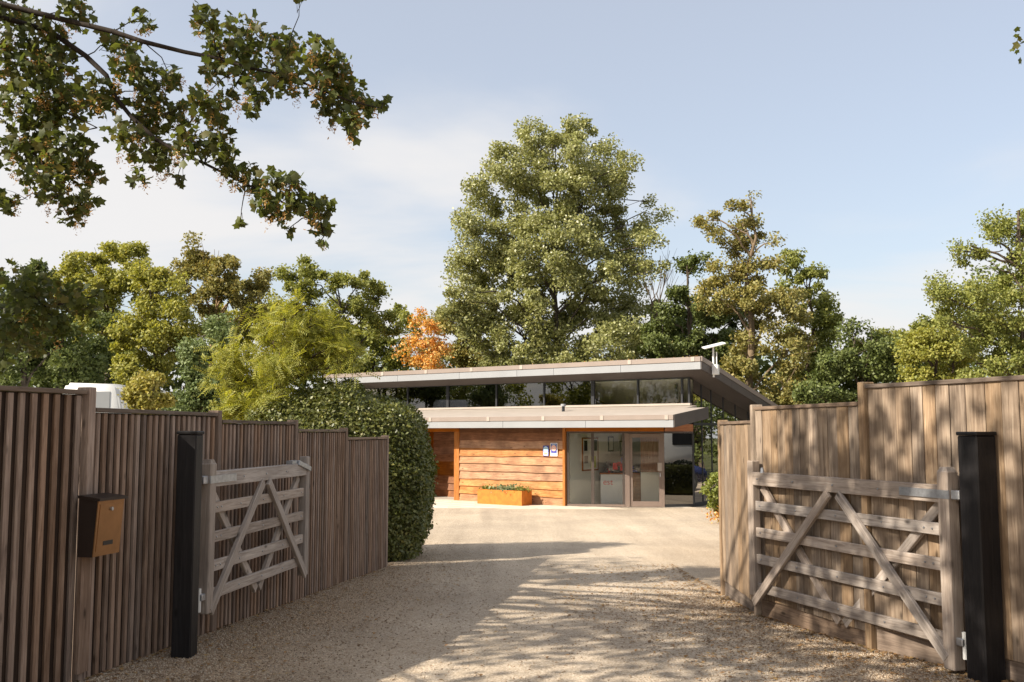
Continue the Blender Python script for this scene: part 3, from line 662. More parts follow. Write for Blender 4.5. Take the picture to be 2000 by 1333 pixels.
gr, gL = gate('wide weathered field gate folded back against the plank fence', (2.87, 6.62), (2.14, 8.90), [1.145, .91, .68, .45, .205], 1.335, .02, 1.30, .13, 1)
gl, gL2 = gate('smaller field gate folded back against the slatted fence', (-2.27, 7.50), (-1.99, 9.62), [1.20, .985, .765, .55, .345], 1.36, .22, 1.32, .20, -1)
def swap(): pass
beam('latch', (gL2 - .28, -.04, 1.27), (gL2 + .03, -.05, 1.20), .02, .045, M['steel'], gl); box('latch_bracket', gL2 - .42, gL2 - .24, -.03, .03, 1.262, 1.29, M['steel'], gl)
cyl('latch_ring', (gL - .18, .02, 1.2), (gL - .18, .02, 1.245), .02, .012, M['steel'], gr, 10)
def gpost(label, x, y, rz_, top, w):
    p = thing('gate_post', label, 'post', (x, y, gz(y)), rz_, 'black gate posts')
    z0 = -.06; h = top - gz(y)
    box('shaft', -w / 2, w / 2, -w / 2, w / 2, z0, h - .025, M['black_post'], p, .008)
    box('cap', -w / 2 - .006, w / 2 + .006, -w / 2 - .006, w / 2 + .006, h - .0245, h, M['black_post'], p, .006)
    return p
gpost('square black gate post standing before the slatted fence', -2.315, 7.20, R(-3), 1.56, .14)
gpost('square black gate post standing before the plank fence', 2.98, 6.42, R(20), 1.555, .162)

# ------------------------------------------------------------------ letter box
ub = (Vector((*Lp[2], 0)) - Vector((*Lp[1], 0))).normalized()
lp = Vector((*Lp[2], 0)) + Vector((.075, -.02, 0))
lb = thing('letter_box', 'bronze wall letter box fixed to the slatted fence', 'letter box', (lp.x, lp.y, .78), math.atan2(-1.0, 5.0))
lb.matrix_basis = Matrix.Translation((lp.x, lp.y, .78)) @ Matrix.Rotation(R(90 - 12 - 90 + 0), 4, 'Z')
# local +x faces the drive
hexa('body', [(0, -.138, 0), (.10, -.138, 0), (.10, .138, 0), (0, .138, 0), (0, -.138, .36), (.125, -.138, .345), (.125, .138, .345), (0, .138, .36)], M['bronze_dark'], lb)
hexa('lid', [(-.005, -.15, .362), (.15, -.15, .345), (.15, .15, .345), (-.005, .15, .362), (-.005, -.15, .38), (.15, -.15, .362), (.15, .15, .362), (-.005, .15, .38)], M['bronze_dark'], lb)
fp = hexa('front_plate', [(.101, -.136, .002), (.107, -.136, .002), (.107, .136, .002), (.101, .136, .002), (.126, -.136, .343), (.132, -.136, .343), (.132, .136, .343), (.126, .136, .343)], M['bronze'], lb)
hexa('flap', [(.1085, -.115, .03), (.1115, -.115, .03), (.1115, .115, .03), (.1085, .115, .03), (.1300, -.115, .322), (.1335, -.115, .322), (.1335, .115, .322), (.1300, .115, .322)], M['bronze'], lb)
cyl('lock', (.13, 0, .29), (.142, 0, .29), .012, .012, M['steel'], lb, 12)
box('viewing_slot', .1132, .1175, -.05, .05, .065, .092, M['black'], lb)
hexa('backing_board', [(-.03, -.09, -.72), (-.002, -.09, -.72), (-.002, .02, -.72), (-.03, .02, -.72), (-.03, -.09, .0), (-.002, -.09, .0), (-.002, .02, .0), (-.03, .02, .0)], M['slat'], lb)

# ------------------------------------------------------------------ foliage
def rvec(n): 
    v = rng.normal(size=(n, 3)); return v / np.linalg.norm(v, axis=1, keepdims=True)
QUAD = (np.array([(0, 0, 0), (.5, -.34, .09), (1, 0, -.06), (.5, .34, .09)]), np.array([(0, 1, 2, 3)]))
def _pal():
    pts = []
    for a, r in ((-160, .22), (-112, .58), (-82, .52), (-52, .88), (-27, .64), (0, 1.0), (27, .64), (52, .88), (82, .52), (112, .58), (160, .22)):
        pts.append((r * math.cos(R(a)), r * math.sin(R(a)), -.22 * r * r))
    V = [(0, 0, .03)] + pts; n = len(pts)
    return np.array(V) + np.array([(.15, 0, 0)]), np.array([(0, i + 1, (i + 1) % n + 1) for i in range(n)])
PALM = _pal()
def _pin(k=7):
    V = []; F = []
    for i in range(k):
        x = .12 + .85 * i / (k - 1); z = -.28 * x * x
        for s in (-1, 1):
            b = len(V); V += [(x, 0, z), (x + .10, s * .10, z - .01), (x + .13, s * .26, z - .05), (x + .02, s * .14, z - .02)]; F.append((b, b + 1, b + 2, b + 3))
    return np.array(V), np.array(F)
PIN = _pin()
PEB = (np.array([(1, 0, 0), (-1, 0, 0), (0, .8, 0), (0, -.8, 0), (.15, .1, .6), (-.1, -.1, -.5)]), np.array([(0, 2, 4), (2, 1, 4), (1, 3, 4), (3, 0, 4), (2, 0, 5), (1, 2, 5), (3, 1, 5), (0, 3, 5)]))
def scatter(name, c, size, tmpl, mat, parent=None, bias=(0, 0, .5), out=None, outw=0.0, smooth=False, flat=False):
    c = np.asarray(c); n = len(c); T, F = tmpl
    size = np.broadcast_to(np.asarray(size, float), (n,))
    nrm = rvec(n) * (1 if not flat else .25) + np.array(bias)
    if out is not None: nrm = nrm + out * outw
    nrm /= np.linalg.norm(nrm, axis=1, keepdims=True) + 1e-9
    u = np.cross(nrm, rvec(n)); u /= np.linalg.norm(u, axis=1, keepdims=True) + 1e-9
    v = np.cross(nrm, u)
    P = c[:, None, :] + size[:, None, None] * (T[None, :, 0:1] * u[:, None, :] + T[None, :, 1:2] * v[:, None, :] + T[None, :, 2:3] * nrm[:, None, :])
    FF = (F[None, :, :] + (np.arange(n) * len(T))[:, None, None]).reshape(-1, F.shape[1])
    me = mesh_np(name, P.reshape(-1, 3), FF, smooth); me.materials.append(mat)
    o = new_obj(name, me)
    if parent is not None:
        o.parent = parent; o.matrix_parent_inverse = wm(parent).inverted()
    return o
def limb(bag, p0, p1, r0, r1, wob=.08, seg=5, sag=.12):
    p0 = Vector(p0); p1 = Vector(p1); L = (p1 - p0).length; pts = []; rad = []
    for i in range(seg + 1):
        q = i / seg; p = p0.lerp(p1, q); p.z += sag * L * math.sin(math.pi * q)
        if 0 < i < seg: p += Vector(rng.normal(size=3)) * wob * L * .35
        pts.append(p); rad.append(r0 + (r1 - r0) * q)
    bag.tube(pts, rad, 5); return pts
def tree(name, label, Y, base, blobs, nleaf, lsize, leaf, bark='bark', trunk=.25, depth=1.3, clump=.33, cat='tree', group=None, tmpl=QUAD, top=None, twigs=3, fill=2.4, b3=None, bias=(0, 0, .4)):
    bx = base if isinstance(base, tuple) else (at(base, 845, Y).x, Y)
    root = thing(name, label, cat, (bx[0], bx[1], gz(bx[1])), 0, group)
    if tmpl is QUAD and cat == 'tree': nleaf = int(nleaf * 1.5); lsize *= .80; clump *= 1.12; fill *= 1.25
    B = []
    if b3 is None:
        hw = max(.8, (max(b[0] for b in blobs) - min(b[0] for b in blobs)) * Y / FPX * .5)
        for (px, py, r) in blobs:
            B.append((at(px, py, Y + rng.uniform(-.45, .45) * hw * .8), r * Y / FPX))
    else: B = [(Vector(c), r) for c, r in b3]
    zs = [c.z for c, r in B]; topz = max(zs) if top is None else top
    bag = Bag(); cxm = np.average([c.x for c, r in B], weights=[r * r for c, r in B]); cym = np.average([c.y for c, r in B], weights=[r * r for c, r in B])
    g0 = gz(bx[1]) - .1; tp = []; tr = []; N = 9
    for i in range(N):
        q = i / (N - 1); p = Vector((bx[0] + (cxm - bx[0]) * q ** 1.4, bx[1] + (cym - bx[1]) * q ** 1.4, g0 + (topz - g0) * q * .97))
        if i: p += Vector((rng.normal(), rng.normal(), 0)) * trunk * .6
        tp.append(p); tr.append(trunk * (1.15 if i == 0 else 1) * (1 - .88 * q))
    bag.tube(tp, tr, 9)
    tot = sum(r ** 2.2 for c, r in B); C = []; OUT = []
    for c, r in B:
        zt = min(max(c.z - r * 1.6 - .25 * abs(c.x - cxm), g0 + 1.0), topz * .92)
        k = (zt - g0) / max(.1, (topz - g0) * .97) * (N - 1); i0 = int(min(max(k, 0), N - 2)); s0 = tp[i0].lerp(tp[i0 + 1], min(1, max(0, k - i0)))
        lr = min(tr[i0] * .6, .035 * r + .03)
        limb(bag, s0, c, lr, .02 + .006 * r)
        for _ in range(twigs): limb(bag, c.lerp(s0, rng.uniform(0, .35)), c + Vector(rvec(1)[0] * r * rng.uniform(.6, 1.0)), lr * .35, .008, .1, 3, .03)
        n = int(nleaf * r ** 2.2 / tot) + 1
        nc = max(3, int(fill * (r / clump) ** 1.6))
        d = rvec(nc); rad = r * rng.uniform(.1, 1, nc) ** .5 * np.where(rng.uniform(size=nc) < .15, 1.16, 1.0)
        cc = np.array(c)[None, :] + d * rad[:, None] * np.array([1, depth, 1])
        wgt = rng.uniform(.4, 1.6, nc); wgt /= wgt.sum(); idx = rng.choice(nc, n, p=wgt)
        C.append(cc[idx] + np.clip(rng.normal(size=(n, 3)), -1.7, 1.7) * clump * np.array([.5, .5, .38]) * rng.uniform(.5, 1.3, nc)[idx][:, None]); OUT.append(d[idx])
    C = np.concatenate(C); OUT = np.concatenate(OUT)
    keep = C[:, 2] > gz(bx[1]) + .1; C = C[keep]; OUT = OUT[keep]
    o = bag.build('trunk', M[bark], None); o.parent = root; o.matrix_parent_inverse = wm(root).inverted()
    scatter('crown', C, lsize * rng.uniform(.7, 1.25, len(C)), tmpl, LF[leaf], root, bias=bias, out=OUT, outw=.5)
    return root

# the tall poplar behind the roof
POP = [(1035, 270, 38), (1085, 275, 40), (1135, 265, 35), (990, 320, 48), (1080, 330, 66), (1175, 320, 45), (1225, 322, 22), (955, 380, 46), (1040, 400, 66), (1140, 390, 68), (1210, 365, 35),
       (930, 440, 42), (1010, 470, 66), (1110, 480, 76), (1200, 450, 52), (1252, 440, 28), (1268, 395, 12), (1295, 425, 13), (915, 500, 38), (980, 550, 70), (1080, 570, 76), (1180, 540, 66), (1245, 510, 40), (1270, 480, 22),
       (895, 560, 26), (930, 610, 46), (1010, 640, 70), (1100, 660, 74), (1190, 630, 64), (1245, 590, 30), (960, 690, 46), (1060, 710, 60), (1180, 700, 60), (1250, 670, 42)]
tree('poplar_tree', 'tallest tree, a broad light green poplar rising behind the roof', 46, 1090, [(px, py, r * 1.06) for px, py, r in POP] + [(890, 520, 26), (885, 590, 28), (905, 640, 36), (1280, 520, 18)], 92000, .175, 'poplar', 'bark', trunk=.17, clump=.5, fill=3.4, twigs=3)
# left wood
tree('dark_tree', 'dark green tree at the far left behind the fence', 31, 60, [(30, 545, 45), (85, 545, 36), (15, 620, 55), (85, 640, 52), (40, 700, 58), (125, 665, 46), (150, 725, 46), (-40, 560, 70), (-40, 680, 70)], 16000, .16, 'dark', trunk=.2)
tree('ash_tree', 'pale yellow-green tree with a feathery flat top, second from the left edge', 43, 215, [(150, 512, 30), (205, 508, 34), (265, 512, 34), (125, 555, 36), (195, 565, 46), (245, 560, 40), (180, 630, 40)], 15000, .17, 'yellowgreen', trunk=.2)
tree('sunlit_tree', 'dense sunlit yellow-green tree above the white vehicle', 36, 300, [(290, 555, 38), (325, 545, 30), (280, 600, 50), (335, 600, 48), (255, 655, 46), (325, 665, 54), (290, 720, 50), (250, 745, 34), (375, 640, 36), (300, 780, 40)], 19000, .15, 'yellowgreen', trunk=.22)
tree('ash_tree', 'tall slender-limbed tree with bare grey stems showing through its open crown', 41, 400, [(390, 488, 26), (365, 525, 30), (420, 515, 34), (445, 555, 36), (345, 550, 26), (400, 580, 38), (470, 575, 32), (512, 560, 32), (490, 610, 30)], 13000, .16, 'olive', 'bark_pale', trunk=.17, twigs=5)
tree('ash_tree', 'thin airy grey-green tree beside the tips of the feathery acacia', 43, 660, [(568, 538, 24), (610, 528, 26), (590, 585, 38), (650, 555, 28), (700, 560, 30), (740, 580, 26), (640, 620, 38), (710, 620, 38), (752, 640, 26), (670, 660, 40)], 11500, .17, 'midgreen', trunk=.15, twigs=5)
tree('ivy_tree', 'dark blue-green ivy-covered tree below the slender-limbed tree', 30, 395, [(400, 655, 34), (388, 700, 44), (372, 765, 46), (425, 745, 42), (435, 815, 40), (350, 810, 40)], 13000, .13, 'ivy', trunk=.16)
tree('golden_bush', 'golden-green bush next to the white vehicle', 27, 280, [(282, 765, 34), (262, 795, 30), (300, 800, 32), (275, 745, 20)], 6000, .10, 'gold', trunk=.06, cat='bush')
tree('dark_tree', 'dark shady tree between the fence top and the sunlit tree', 39, 190, [(180, 690, 44), (205, 640, 30), (200, 760, 46), (150, 780, 40), (110, 760, 40), (100, 720, 40)], 9000, .17, 'dark', trunk=.18)
tree('olive_tree', 'olive green tree just left of the orange tree', 50, 720, [(690, 680, 42), (735, 665, 36), (775, 690, 36), (660, 720, 40), (780, 610, 24), (800, 640, 24), (740, 720, 40)], 9000, .19, 'midgreen', trunk=.16)
tree('olive_tree', 'thin olive tree with pale trunk between the orange tree and the poplar', 49, 925, [(885, 640, 28), (905, 610, 20), (930, 670, 30), (890, 690, 32), (945, 640, 20), (930, 710, 30), (870, 610, 14)], 5000, .19, 'olive', 'bark_pale', trunk=.15)
tree('orange_tree', 'small bright orange autumn tree behind the roof', 42, 838, [(830, 628, 22), (815, 655, 26), (848, 655, 26), (830, 688, 34), (803, 692, 22), (868, 690, 22), (840, 715, 34)], 3000, .15, 'orange', 'bark_pale', trunk=.07, clump=.34, twigs=5)
tree('acacia_tree', 'young yellow-green acacia with feathery leaves between the slatted fence and the hedge', 14.9, 520, [(480, 700, 36), (535, 665, 38), (600, 645, 36), (645, 680, 34), (560, 710, 40), (620, 715, 28), (500, 750, 38), (470, 800, 34), (530, 780, 34), (660, 710, 18), (590, 605, 18), (640, 630, 20), (555, 620, 18), (450, 740, 24), (680, 690, 12), (610, 680, 30)], 2500, .20, 'acacia', trunk=.045, tmpl=PIN, clump=.30, fill=1.8, twigs=5, bias=(0, 0, .9))
tree('far_tree', 'hazy green tree filling the gap between the sunlit tree and the acacia', 52, 480, [(440, 620, 44), (500, 640, 44), (460, 690, 50), (530, 600, 34), (540, 690, 44), (420, 700, 40)], 11000, .2, 'yellowgreen', trunk=.18)
tree('far_tree', 'hazy green tree low behind the acacia near the roof end', 54, 630, [(600, 640, 40), (650, 680, 44), (580, 700, 44), (700, 650, 34), (690, 720, 44), (640, 610, 28)], 10000, .2, 'midgreen', trunk=.18)
tree('far_tree', 'green tree low behind the dark tree at the far left', 50, 130, [(60, 600, 46), (130, 600, 46), (190, 620, 46), (90, 670, 50), (160, 690, 50), (230, 700, 44)], 12000, .2, 'midgreen', trunk=.18)
tree('far_tree', 'green tree low between the poplar and the olive tree', 56, 1000, [(840, 640, 30), (880, 620, 26), (930, 600, 26), (860, 690, 40), (940, 690, 40), (1290, 690, 40), (1240, 700, 40)], 8000, .2, 'olive', trunk=.18)
tree('far_tree', 'deep green tree low between the poplar and the open-topped tree', 50, 1385, [(1330, 640, 40), (1380, 600, 30), (1400, 660, 44), (1440, 620, 34), (1350, 700, 44), (1430, 710, 44), (1285, 610, 24)], 12000, .2, 'dark', trunk=.18)
tree('far_tree', 'green tree low behind the pale rounded tree', 46, 1790, [(1740, 670, 34), (1790, 660, 34), (1830, 640, 34), (1760, 720, 44), (1840, 710, 44), (1690, 690, 34), (1900, 640, 40)], 13000, .18, 'midgreen', trunk=.18)
# right wood
tree('mixed_tree', 'open-topped olive tree with tan dead branches right of the roof', 41, 1470, [(1440, 402, 20), (1400, 440, 24), (1450, 440, 26), (1467, 388, 8), (1368, 435, 16), (1430, 480, 30), (1470, 478, 26), (1512, 472, 12), (1420, 525, 36), (1480, 535, 42), (1400, 575, 42), (1455, 600, 55), (1525, 600, 50), (1465, 680, 55), (1545, 680, 50), (1450, 750, 48), (1530, 760, 50)], 21000, .16, 'olive', 'bark_pale', trunk=.26, twigs=4)
tree('holm_oak', 'dark rounded oak filling the right flank of the open-topped tree', 44, 1580, [(1545, 515, 30), (1575, 550, 42), (1605, 585, 32), (1622, 640, 30), (1590, 640, 48), (1605, 700, 48), (1570, 720, 45)], 12000, .17, 'oak', trunk=.2)
tree('dark_tree', 'dark evergreen tree between the poplar and the satellite dish', 43, 1345, [(1345, 525, 24), (1370, 505, 12), (1338, 590, 36), (1385, 615, 38), (1340, 670, 40), (1392, 700, 40), (1285, 655, 36), (1300, 620, 24), (1300, 700, 36)], 14000, .17, 'dark', trunk=.2)
tree('dark_tree', 'low dark mass of a tree above the step in the plank fence', 36, 1690, [(1655, 700, 50), (1700, 680, 40), (1750, 690, 40), (1640, 760, 50), (1720, 750, 50), (1785, 725, 34), (1590, 770, 46), (1660, 640, 20)], 15000, .15, 'dark', trunk=.2)
tree('sunlit_tree', 'pale green rounded tree left of the big oak at the right edge', 33, 1830, [(1800, 695, 36), (1835, 665, 34), (1872, 700, 46), (1800, 745, 40), (1775, 680, 18), (1850, 640, 18), (1860, 760, 40)], 11000, .13, 'yellowgreen', trunk=.16)
tree('oak_tree', 'big leafy oak reaching in from the right edge', 27, 2050, [(1995, 445, 36), (1940, 470, 40), (1895, 480, 30), (1868, 490, 16), (1965, 530, 48), (1862, 570, 40), (1820, 578, 28), (1912, 590, 50), (1990, 600, 60), (1850, 625, 34), (1940, 660, 55), (1992, 700, 60), (1905, 710, 46), (2070, 530, 90), (2060, 680, 80), (2070, 400, 60)], 30000, .105, 'oak', trunk=.3)
# bare tree
bt = thing('bare_tree', 'leafless grey sapling rising right of the poplar', 'tree', (at(1275, 845, 44).x, 44, gz(44))); bag = Bag()
b0 = Vector((at(1275, 845, 44).x, 44, gz(44) - .1)); prev = limb(bag, b0, at(1285, 600, 44), .09, .05, .02, 6, 0)
for px, py in ((1308, 490), (1318, 510), (1270, 520), (1300, 530), (1255, 540), (1325, 540), (1290, 500), (1265, 560)):
    q = limb(bag, at(1284, 640 - rng.uniform(0, 40), 44), at(px, py, 44 + rng.uniform(-.5, .5)), .035, .008, .05, 6, -.04)
    for k in range(4): limb(bag, q[rng.integers(2, 6)], q[-1] + Vector(rvec(1)[0] * .5), .012, .004, .06, 3, 0)
o = bag.build('trunk', M['bark']); o.parent = bt; o.matrix_parent_inverse = wm(bt).inverted()
# far undergrowth closing the view under the crowns
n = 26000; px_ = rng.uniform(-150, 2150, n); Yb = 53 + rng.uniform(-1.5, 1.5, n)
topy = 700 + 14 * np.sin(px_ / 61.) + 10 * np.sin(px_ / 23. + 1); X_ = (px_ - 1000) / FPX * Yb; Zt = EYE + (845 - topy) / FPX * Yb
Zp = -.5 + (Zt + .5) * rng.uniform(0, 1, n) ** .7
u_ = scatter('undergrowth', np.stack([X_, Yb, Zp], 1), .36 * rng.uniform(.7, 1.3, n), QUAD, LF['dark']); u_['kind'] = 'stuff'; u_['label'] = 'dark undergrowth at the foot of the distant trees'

# ------------------------------------------------------------------ hedge (clipped, domed)
hx, hy, hl, hw, hh = -2.66, 15.0, 1.45, 1.1, 2.52
hd = thing('hedge', 'clipped dark green domed hedge at the end of the slatted fence', 'hedge', (hx, hy, gz(hy)))
n = 80000; th = rng.uniform(0, 2 * np.pi, n); ph = np.arcsin(rng.uniform(-.97, 1, n))
ex = 3.6
dirs = np.stack([np.cos(ph) * np.cos(th), np.cos(ph) * np.sin(th), np.sin(ph)], 1)
def hsurf(d, k=1.0):
    up_ = d[:, 2] > 0; eh = ((np.abs(d[:, 0]) / hl) ** 2.8 + (np.abs(d[:, 1]) / hw) ** 2.8) ** (1 / 2.8)
    rr = np.where(up_, (eh ** 2.35 + (np.abs(d[:, 2]) / 1.5) ** 2.35) ** (-1 / 2.35), (eh ** 4 + (np.abs(d[:, 2]) / 2.6) ** 4) ** (-1 / 4))
    p = d * rr[:, None] * k; p[:, 2] += hh - 1.5
    low = np.clip((.75 - p[:, 2]) / .75, 0, 1); p[:, 0] *= 1 - .14 * low; p[:, 1] *= 1 - .12 * low
    return p
bump = 1 + .014 * np.sin(dirs[:, 0] * 23 + dirs[:, 2] * 17) + .016 * np.sin(dirs[:, 0] * 9 + 1) + .016 * np.sin(dirs[:, 1] * 11) + .02 * np.sin(dirs[:, 2] * 13)
P = hsurf(dirs) * bump[:, None] * (rng.uniform(.95, 1.025, n) + np.where(rng.uniform(size=n) < .035, rng.uniform(0, .045, n), 0))[:, None] ** np.array([1, 1, .7])
P = P[P[:, 2] > .015]; dd = P / np.linalg.norm(P, axis=1, keepdims=True)
P = P + np.array([hx, hy, gz(hy)])
scatter('foliage', P, .048 * rng.uniform(.7, 1.4, len(P)), QUAD, LF['box'], hd, bias=(0, 0, .1), out=dd, outw=1.0)
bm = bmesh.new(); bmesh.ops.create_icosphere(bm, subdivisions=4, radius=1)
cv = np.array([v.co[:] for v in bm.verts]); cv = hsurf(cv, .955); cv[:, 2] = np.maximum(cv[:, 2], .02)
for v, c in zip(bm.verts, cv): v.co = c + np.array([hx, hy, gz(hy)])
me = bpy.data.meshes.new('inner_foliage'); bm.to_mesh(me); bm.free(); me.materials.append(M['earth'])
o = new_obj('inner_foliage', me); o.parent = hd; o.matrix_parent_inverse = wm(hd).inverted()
# shrub by the entrance, behind the plank fence end
sx = at(1400, 845, 22).x
tree('shrub', 'pale green shrub with orange lower leaves beside the entrance', 22, 1404, [(1402, 940, 20), (1390, 950, 16), (1418, 950, 26), (1400, 970, 20), (1386, 962, 14), (1425, 985, 26), (1402, 985, 14)], 5200, .07, 'shrub', trunk=.025, clump=.1, cat='shrub', fill=3)
n = 420; c = np.array(at(1408, 1003, 22)); P = c + rng.normal(size=(n, 3)) * np.array([.12, .12, .09])
sh = [o for o in bpy.data.objects if o.name == 'shrub'][0]
scatter('orange_leaves', P, .06 * rng.uniform(.7, 1.3, n), QUAD, LF['orange'], sh)
# planter plants
pw_ = wm(pl)
for k, (x, lab, s) in enumerate(((-.55, 'low green tuft at the outer end of the orange planter', .9), (-.12, 'silvery thin-leaved plant in the middle of the orange planter', 1.0), (.22, 'pale wispy plant right of centre in the orange planter', 1.15), (.58, 'dense green tuft at the near end of the orange planter', .9))):
    p = pw_ @ Vector((x * pL / .75, 0, .38)); pt = thing('planter_plant', lab, 'plant', p.to_tuple(), 0, 'plants in the orange planter')
    n = 260; q = rng.normal(size=(n, 3)) * np.array([.13, .09, .05]) * s + np.array(p) + np.array([0, 0, .08 * s]); q[:, 2] = np.maximum(q[:, 2], p.z + .012)
    scatter('foliage', q, .07 * s * rng.uniform(.6, 1.3, n), QUAD, LF['lavender'] if k in (1, 2) else LF['midgreen'], pt, bias=(0, 0, .2))
# sedum on the roof edge
n = 2600; a = rng.uniform(RL, RR - .1, n); b = RF + .05 + rng.uniform(0, 1, n) ** 2 * 2.5
z = 4.165 - (b - RF) * TP + rng.uniform(0, .035, n) * (rng.uniform(0, 1, n) ** .5)
mwb = np.array(wm(bld)); Pl = np.stack([a, b, z, np.ones(n)], 1) @ mwb.T
n2 = 1700; b2 = rng.uniform(RF, 7, n2); Pl2 = np.stack([RR - .08 - rng.uniform(0, .4, n2), b2, 4.17 - (b2 - RF) * TP + rng.uniform(0, .03, n2), np.ones(n2)], 1) @ mwb.T
s_ = scatter('sedum', np.concatenate([Pl[:, :3], Pl2[:, :3]]), .06, QUAD, LF['sedum'], bias=(0, 0, .3)); s_['kind'] = 'stuff'; s_['label'] = 'low orange-brown sedum growing along the roof edge'

# ------------------------------------------------------------------ sycamore at the left, its boughs over the drive
SY = 10.5
syc = thing('sycamore_tree', 'sycamore with lobed leaves and hanging seeds reaching over the drive from the left', 'tree', (-8.6, 8.2, 0))
bag = Bag()
bag.tube([(-8.6, 8.2, -.1), (-8.55, 8.25, 1.5), (-8.4, 8.3, 3.2), (-8.3, 8.2, 5.2), (-8.2, 8.0, 7.5), (-8.0, 7.9, 10)], [.34, .29, .26, .22, .16, .06], 12)
def bough(pts, r0, r1, Y0, Y1, start):
    N = len(pts); P = [Vector(start)] + [at(px, py, Y0 + (Y1 - Y0) * i / (N - 1)) for i, (px, py) in enumerate(pts)]
    bag.tube(P, list(np.linspace(r0 * 1.3, r1, N + 1)), 8); return P
br = []
br.append(bough([(0, 8), (88, 30), (220, 62), (280, 82), (360, 102), (432, 116), (480, 132), (560, 148), (624, 176), (690, 200), (745, 212)], .026, .005, 9.4, 8.9, (-8.35, 8.25, 4.6)))
br.append(bough([(0, 34), (96, 60), (168, 110), (208, 148), (224, 188), (256, 228), (304, 272), (360, 304), (400, 320), (480, 360), (540, 388), (600, 425), (630, 460)], .025, .005, 9.6, 9.1, (-8.4, 8.3, 4.2)))
br.append(bough([(-60, 262), (0, 272), (40, 280), (80, 312), (112, 384), (140, 432)], .022, .005, 9.7, 9.4, (-8.4, 8.3, 3.4)))
br.append(bough([(-60, 640), (20, 620), (90, 600), (150, 588), (200, 575)], .02, .005, 10.4, 10.2, (-8.5, 8.3, 1.6)))
br.append(bough([(-40, 160), (40, 180), (120, 215), (190, 250)], .022, .005, 9.8, 9.5, (-8.4, 8.3, 3.9)))
VB = [(30, 110, 62), (100, 140, 55), (55, 215, 62), (120, 210, 50), (190, 185, 42), (60, 300, 55), (130, 290, 50), (165, 335, 34), (95, 360, 46), (145, 415, 28), (165, 390, 24), (12, 395, 26), (20, 30, 46), (150, 25, 36), (100, 70, 46), (255, 130, 46), (230, 85, 36), (280, 40, 24), (300, 170, 40), (290, 212, 36), (335, 150, 26),
      (400, 40, 30), (430, 85, 34), (480, 65, 42), (480, 125, 44), (420, 140, 26), (452, 185, 22), (500, 185, 28), (490, 215, 14), (555, 95, 42), (560, 155, 44), (620, 108, 38), (640, 150, 42), (660, 125, 28), (685, 180, 36), (650, 205, 36), (690, 235, 28), (722, 208, 22), (752, 198, 14), (690, 258, 16),
      (250, 270, 38), (300, 250, 38), (350, 228, 38), (420, 218, 32), (390, 195, 26), (310, 305, 38), (370, 285, 40), (430, 268, 32), (268, 345, 20), (348, 352, 13), (440, 312, 34), (480, 345, 36), (540, 360, 34), (570, 352, 20), (520, 395, 30), (580, 395, 34), (540, 425, 18), (620, 410, 28), (632, 448, 20), (630, 476, 9), (562, 448, 9), (470, 435, 9), (585, 0, 11), (640, 400, 14),
      (40, 565, 52), (95, 595, 50), (18, 640, 52), (135, 580, 36), (170, 600, 28), (60, 675, 30), (4, 712, 16), (192, 575, 12), (110, 640, 28)]
C = []; SD = []
for (px, py, r) in VB:
    low = py > 520; Yb_ = 10.3 if low else (9.0 if px > 350 else 9.5)
    c = at(px, py, Yb_ + rng.uniform(-.25, .25)); rr = r * Yb_ / FPX
    n = int(3 + r * r * (.062 if px > 200 else .076)); d = rvec(n) * (rng.uniform(0, 1, n) ** .45)[:, None]
    C.append(np.array(c) + d * rr * np.array([1, 1.6, 1]))
    P = [p for b_ in br for p in b_[1:]]; near = min(P, key=lambda q: (q - c).length)
    limb(bag, near, c, .007, .003, .08, 4, .06)
    for _ in range(max(2, int(r / 9))): limb(bag, near.lerp(c, rng.uniform(.4, 1)), c + Vector(rvec(1)[0] * rr * .95), .0032, .0015, .08, 3, .03)
    ns = int(r * r * .020) if not low else 1
    for _ in range(ns // 7 + (1 if r > 20 else 0)):
        s0 = np.array(c) + rvec(1)[0] * rr * .8 + np.array([0, 0, -.05]); k = 30
        SD.append(s0 + rng.normal(size=(k, 3)) * np.array([.02, .02, .036]) - np.array([0, 0, .03]))
NV = sum(len(c) for c in C)
# crown out of the frame: left of and above the camera
OFF = [((-5.2, 4.3, 5.4), 1.0), ((-6.6, 4.3, 6.4), 1.2), ((-4.4, 3.9, 4.8), .85), ((-8.4, 4.4, 7.4), 1.4), ((-6.1, 4.1, 7.0), .9), ((-6.9, 4.2, 5.6), 1.2), ((-3.9, 2.9, 5.6), .9), ((-5.0, 2.6, 6.2), 1.2), ((-12, 9.0, 7.0), 1.5), ((-10.8, 8.2, 7.5), 1.6),
       ((-11.2, 8.0, 8.4), 1.6), ((-8.8, 6.6, 10.2), 1.4), ((-10.2, 8.4, 5.0), 1.5), ((-4.2, 5.0, 6.4), .7), ((-3.2, 3.3, 4.6), .6), ((-5.6, 3.4, 4.2), .7), ((-3.3, 4.6, 5.2), .5), ((-3.3, 3.9, 6.2), .9), ((-3.9, 4.5, 6.1), .65), ((-4.6, 4.4, 7.2), 1.0), ((-2.9, 4.7, 5.6), .45), ((-3.4, 2.8, 6.6), .8), ((-2.6, 3.4, 5.4), .6)]
for c, r in OFF:
    n = int(330 * r * r); d = rvec(n) * (rng.uniform(0, 1, n) ** .4)[:, None]; C.append(np.array(c) + d * r)
    limb(bag, (-8.3, 8.2, min(7.0, max(3.6, c[2] - 1.2))), c, .06, .02, .06, 6, .05)
    for _ in range(4): limb(bag, c, Vector(c) + Vector(rvec(1)[0] * r * .9), .015, .004, .08, 3, 0)
C = np.concatenate(C)
o = bag.build('trunk', M['bark_dark']); o.parent = syc; o.matrix_parent_inverse = wm(syc).inverted()
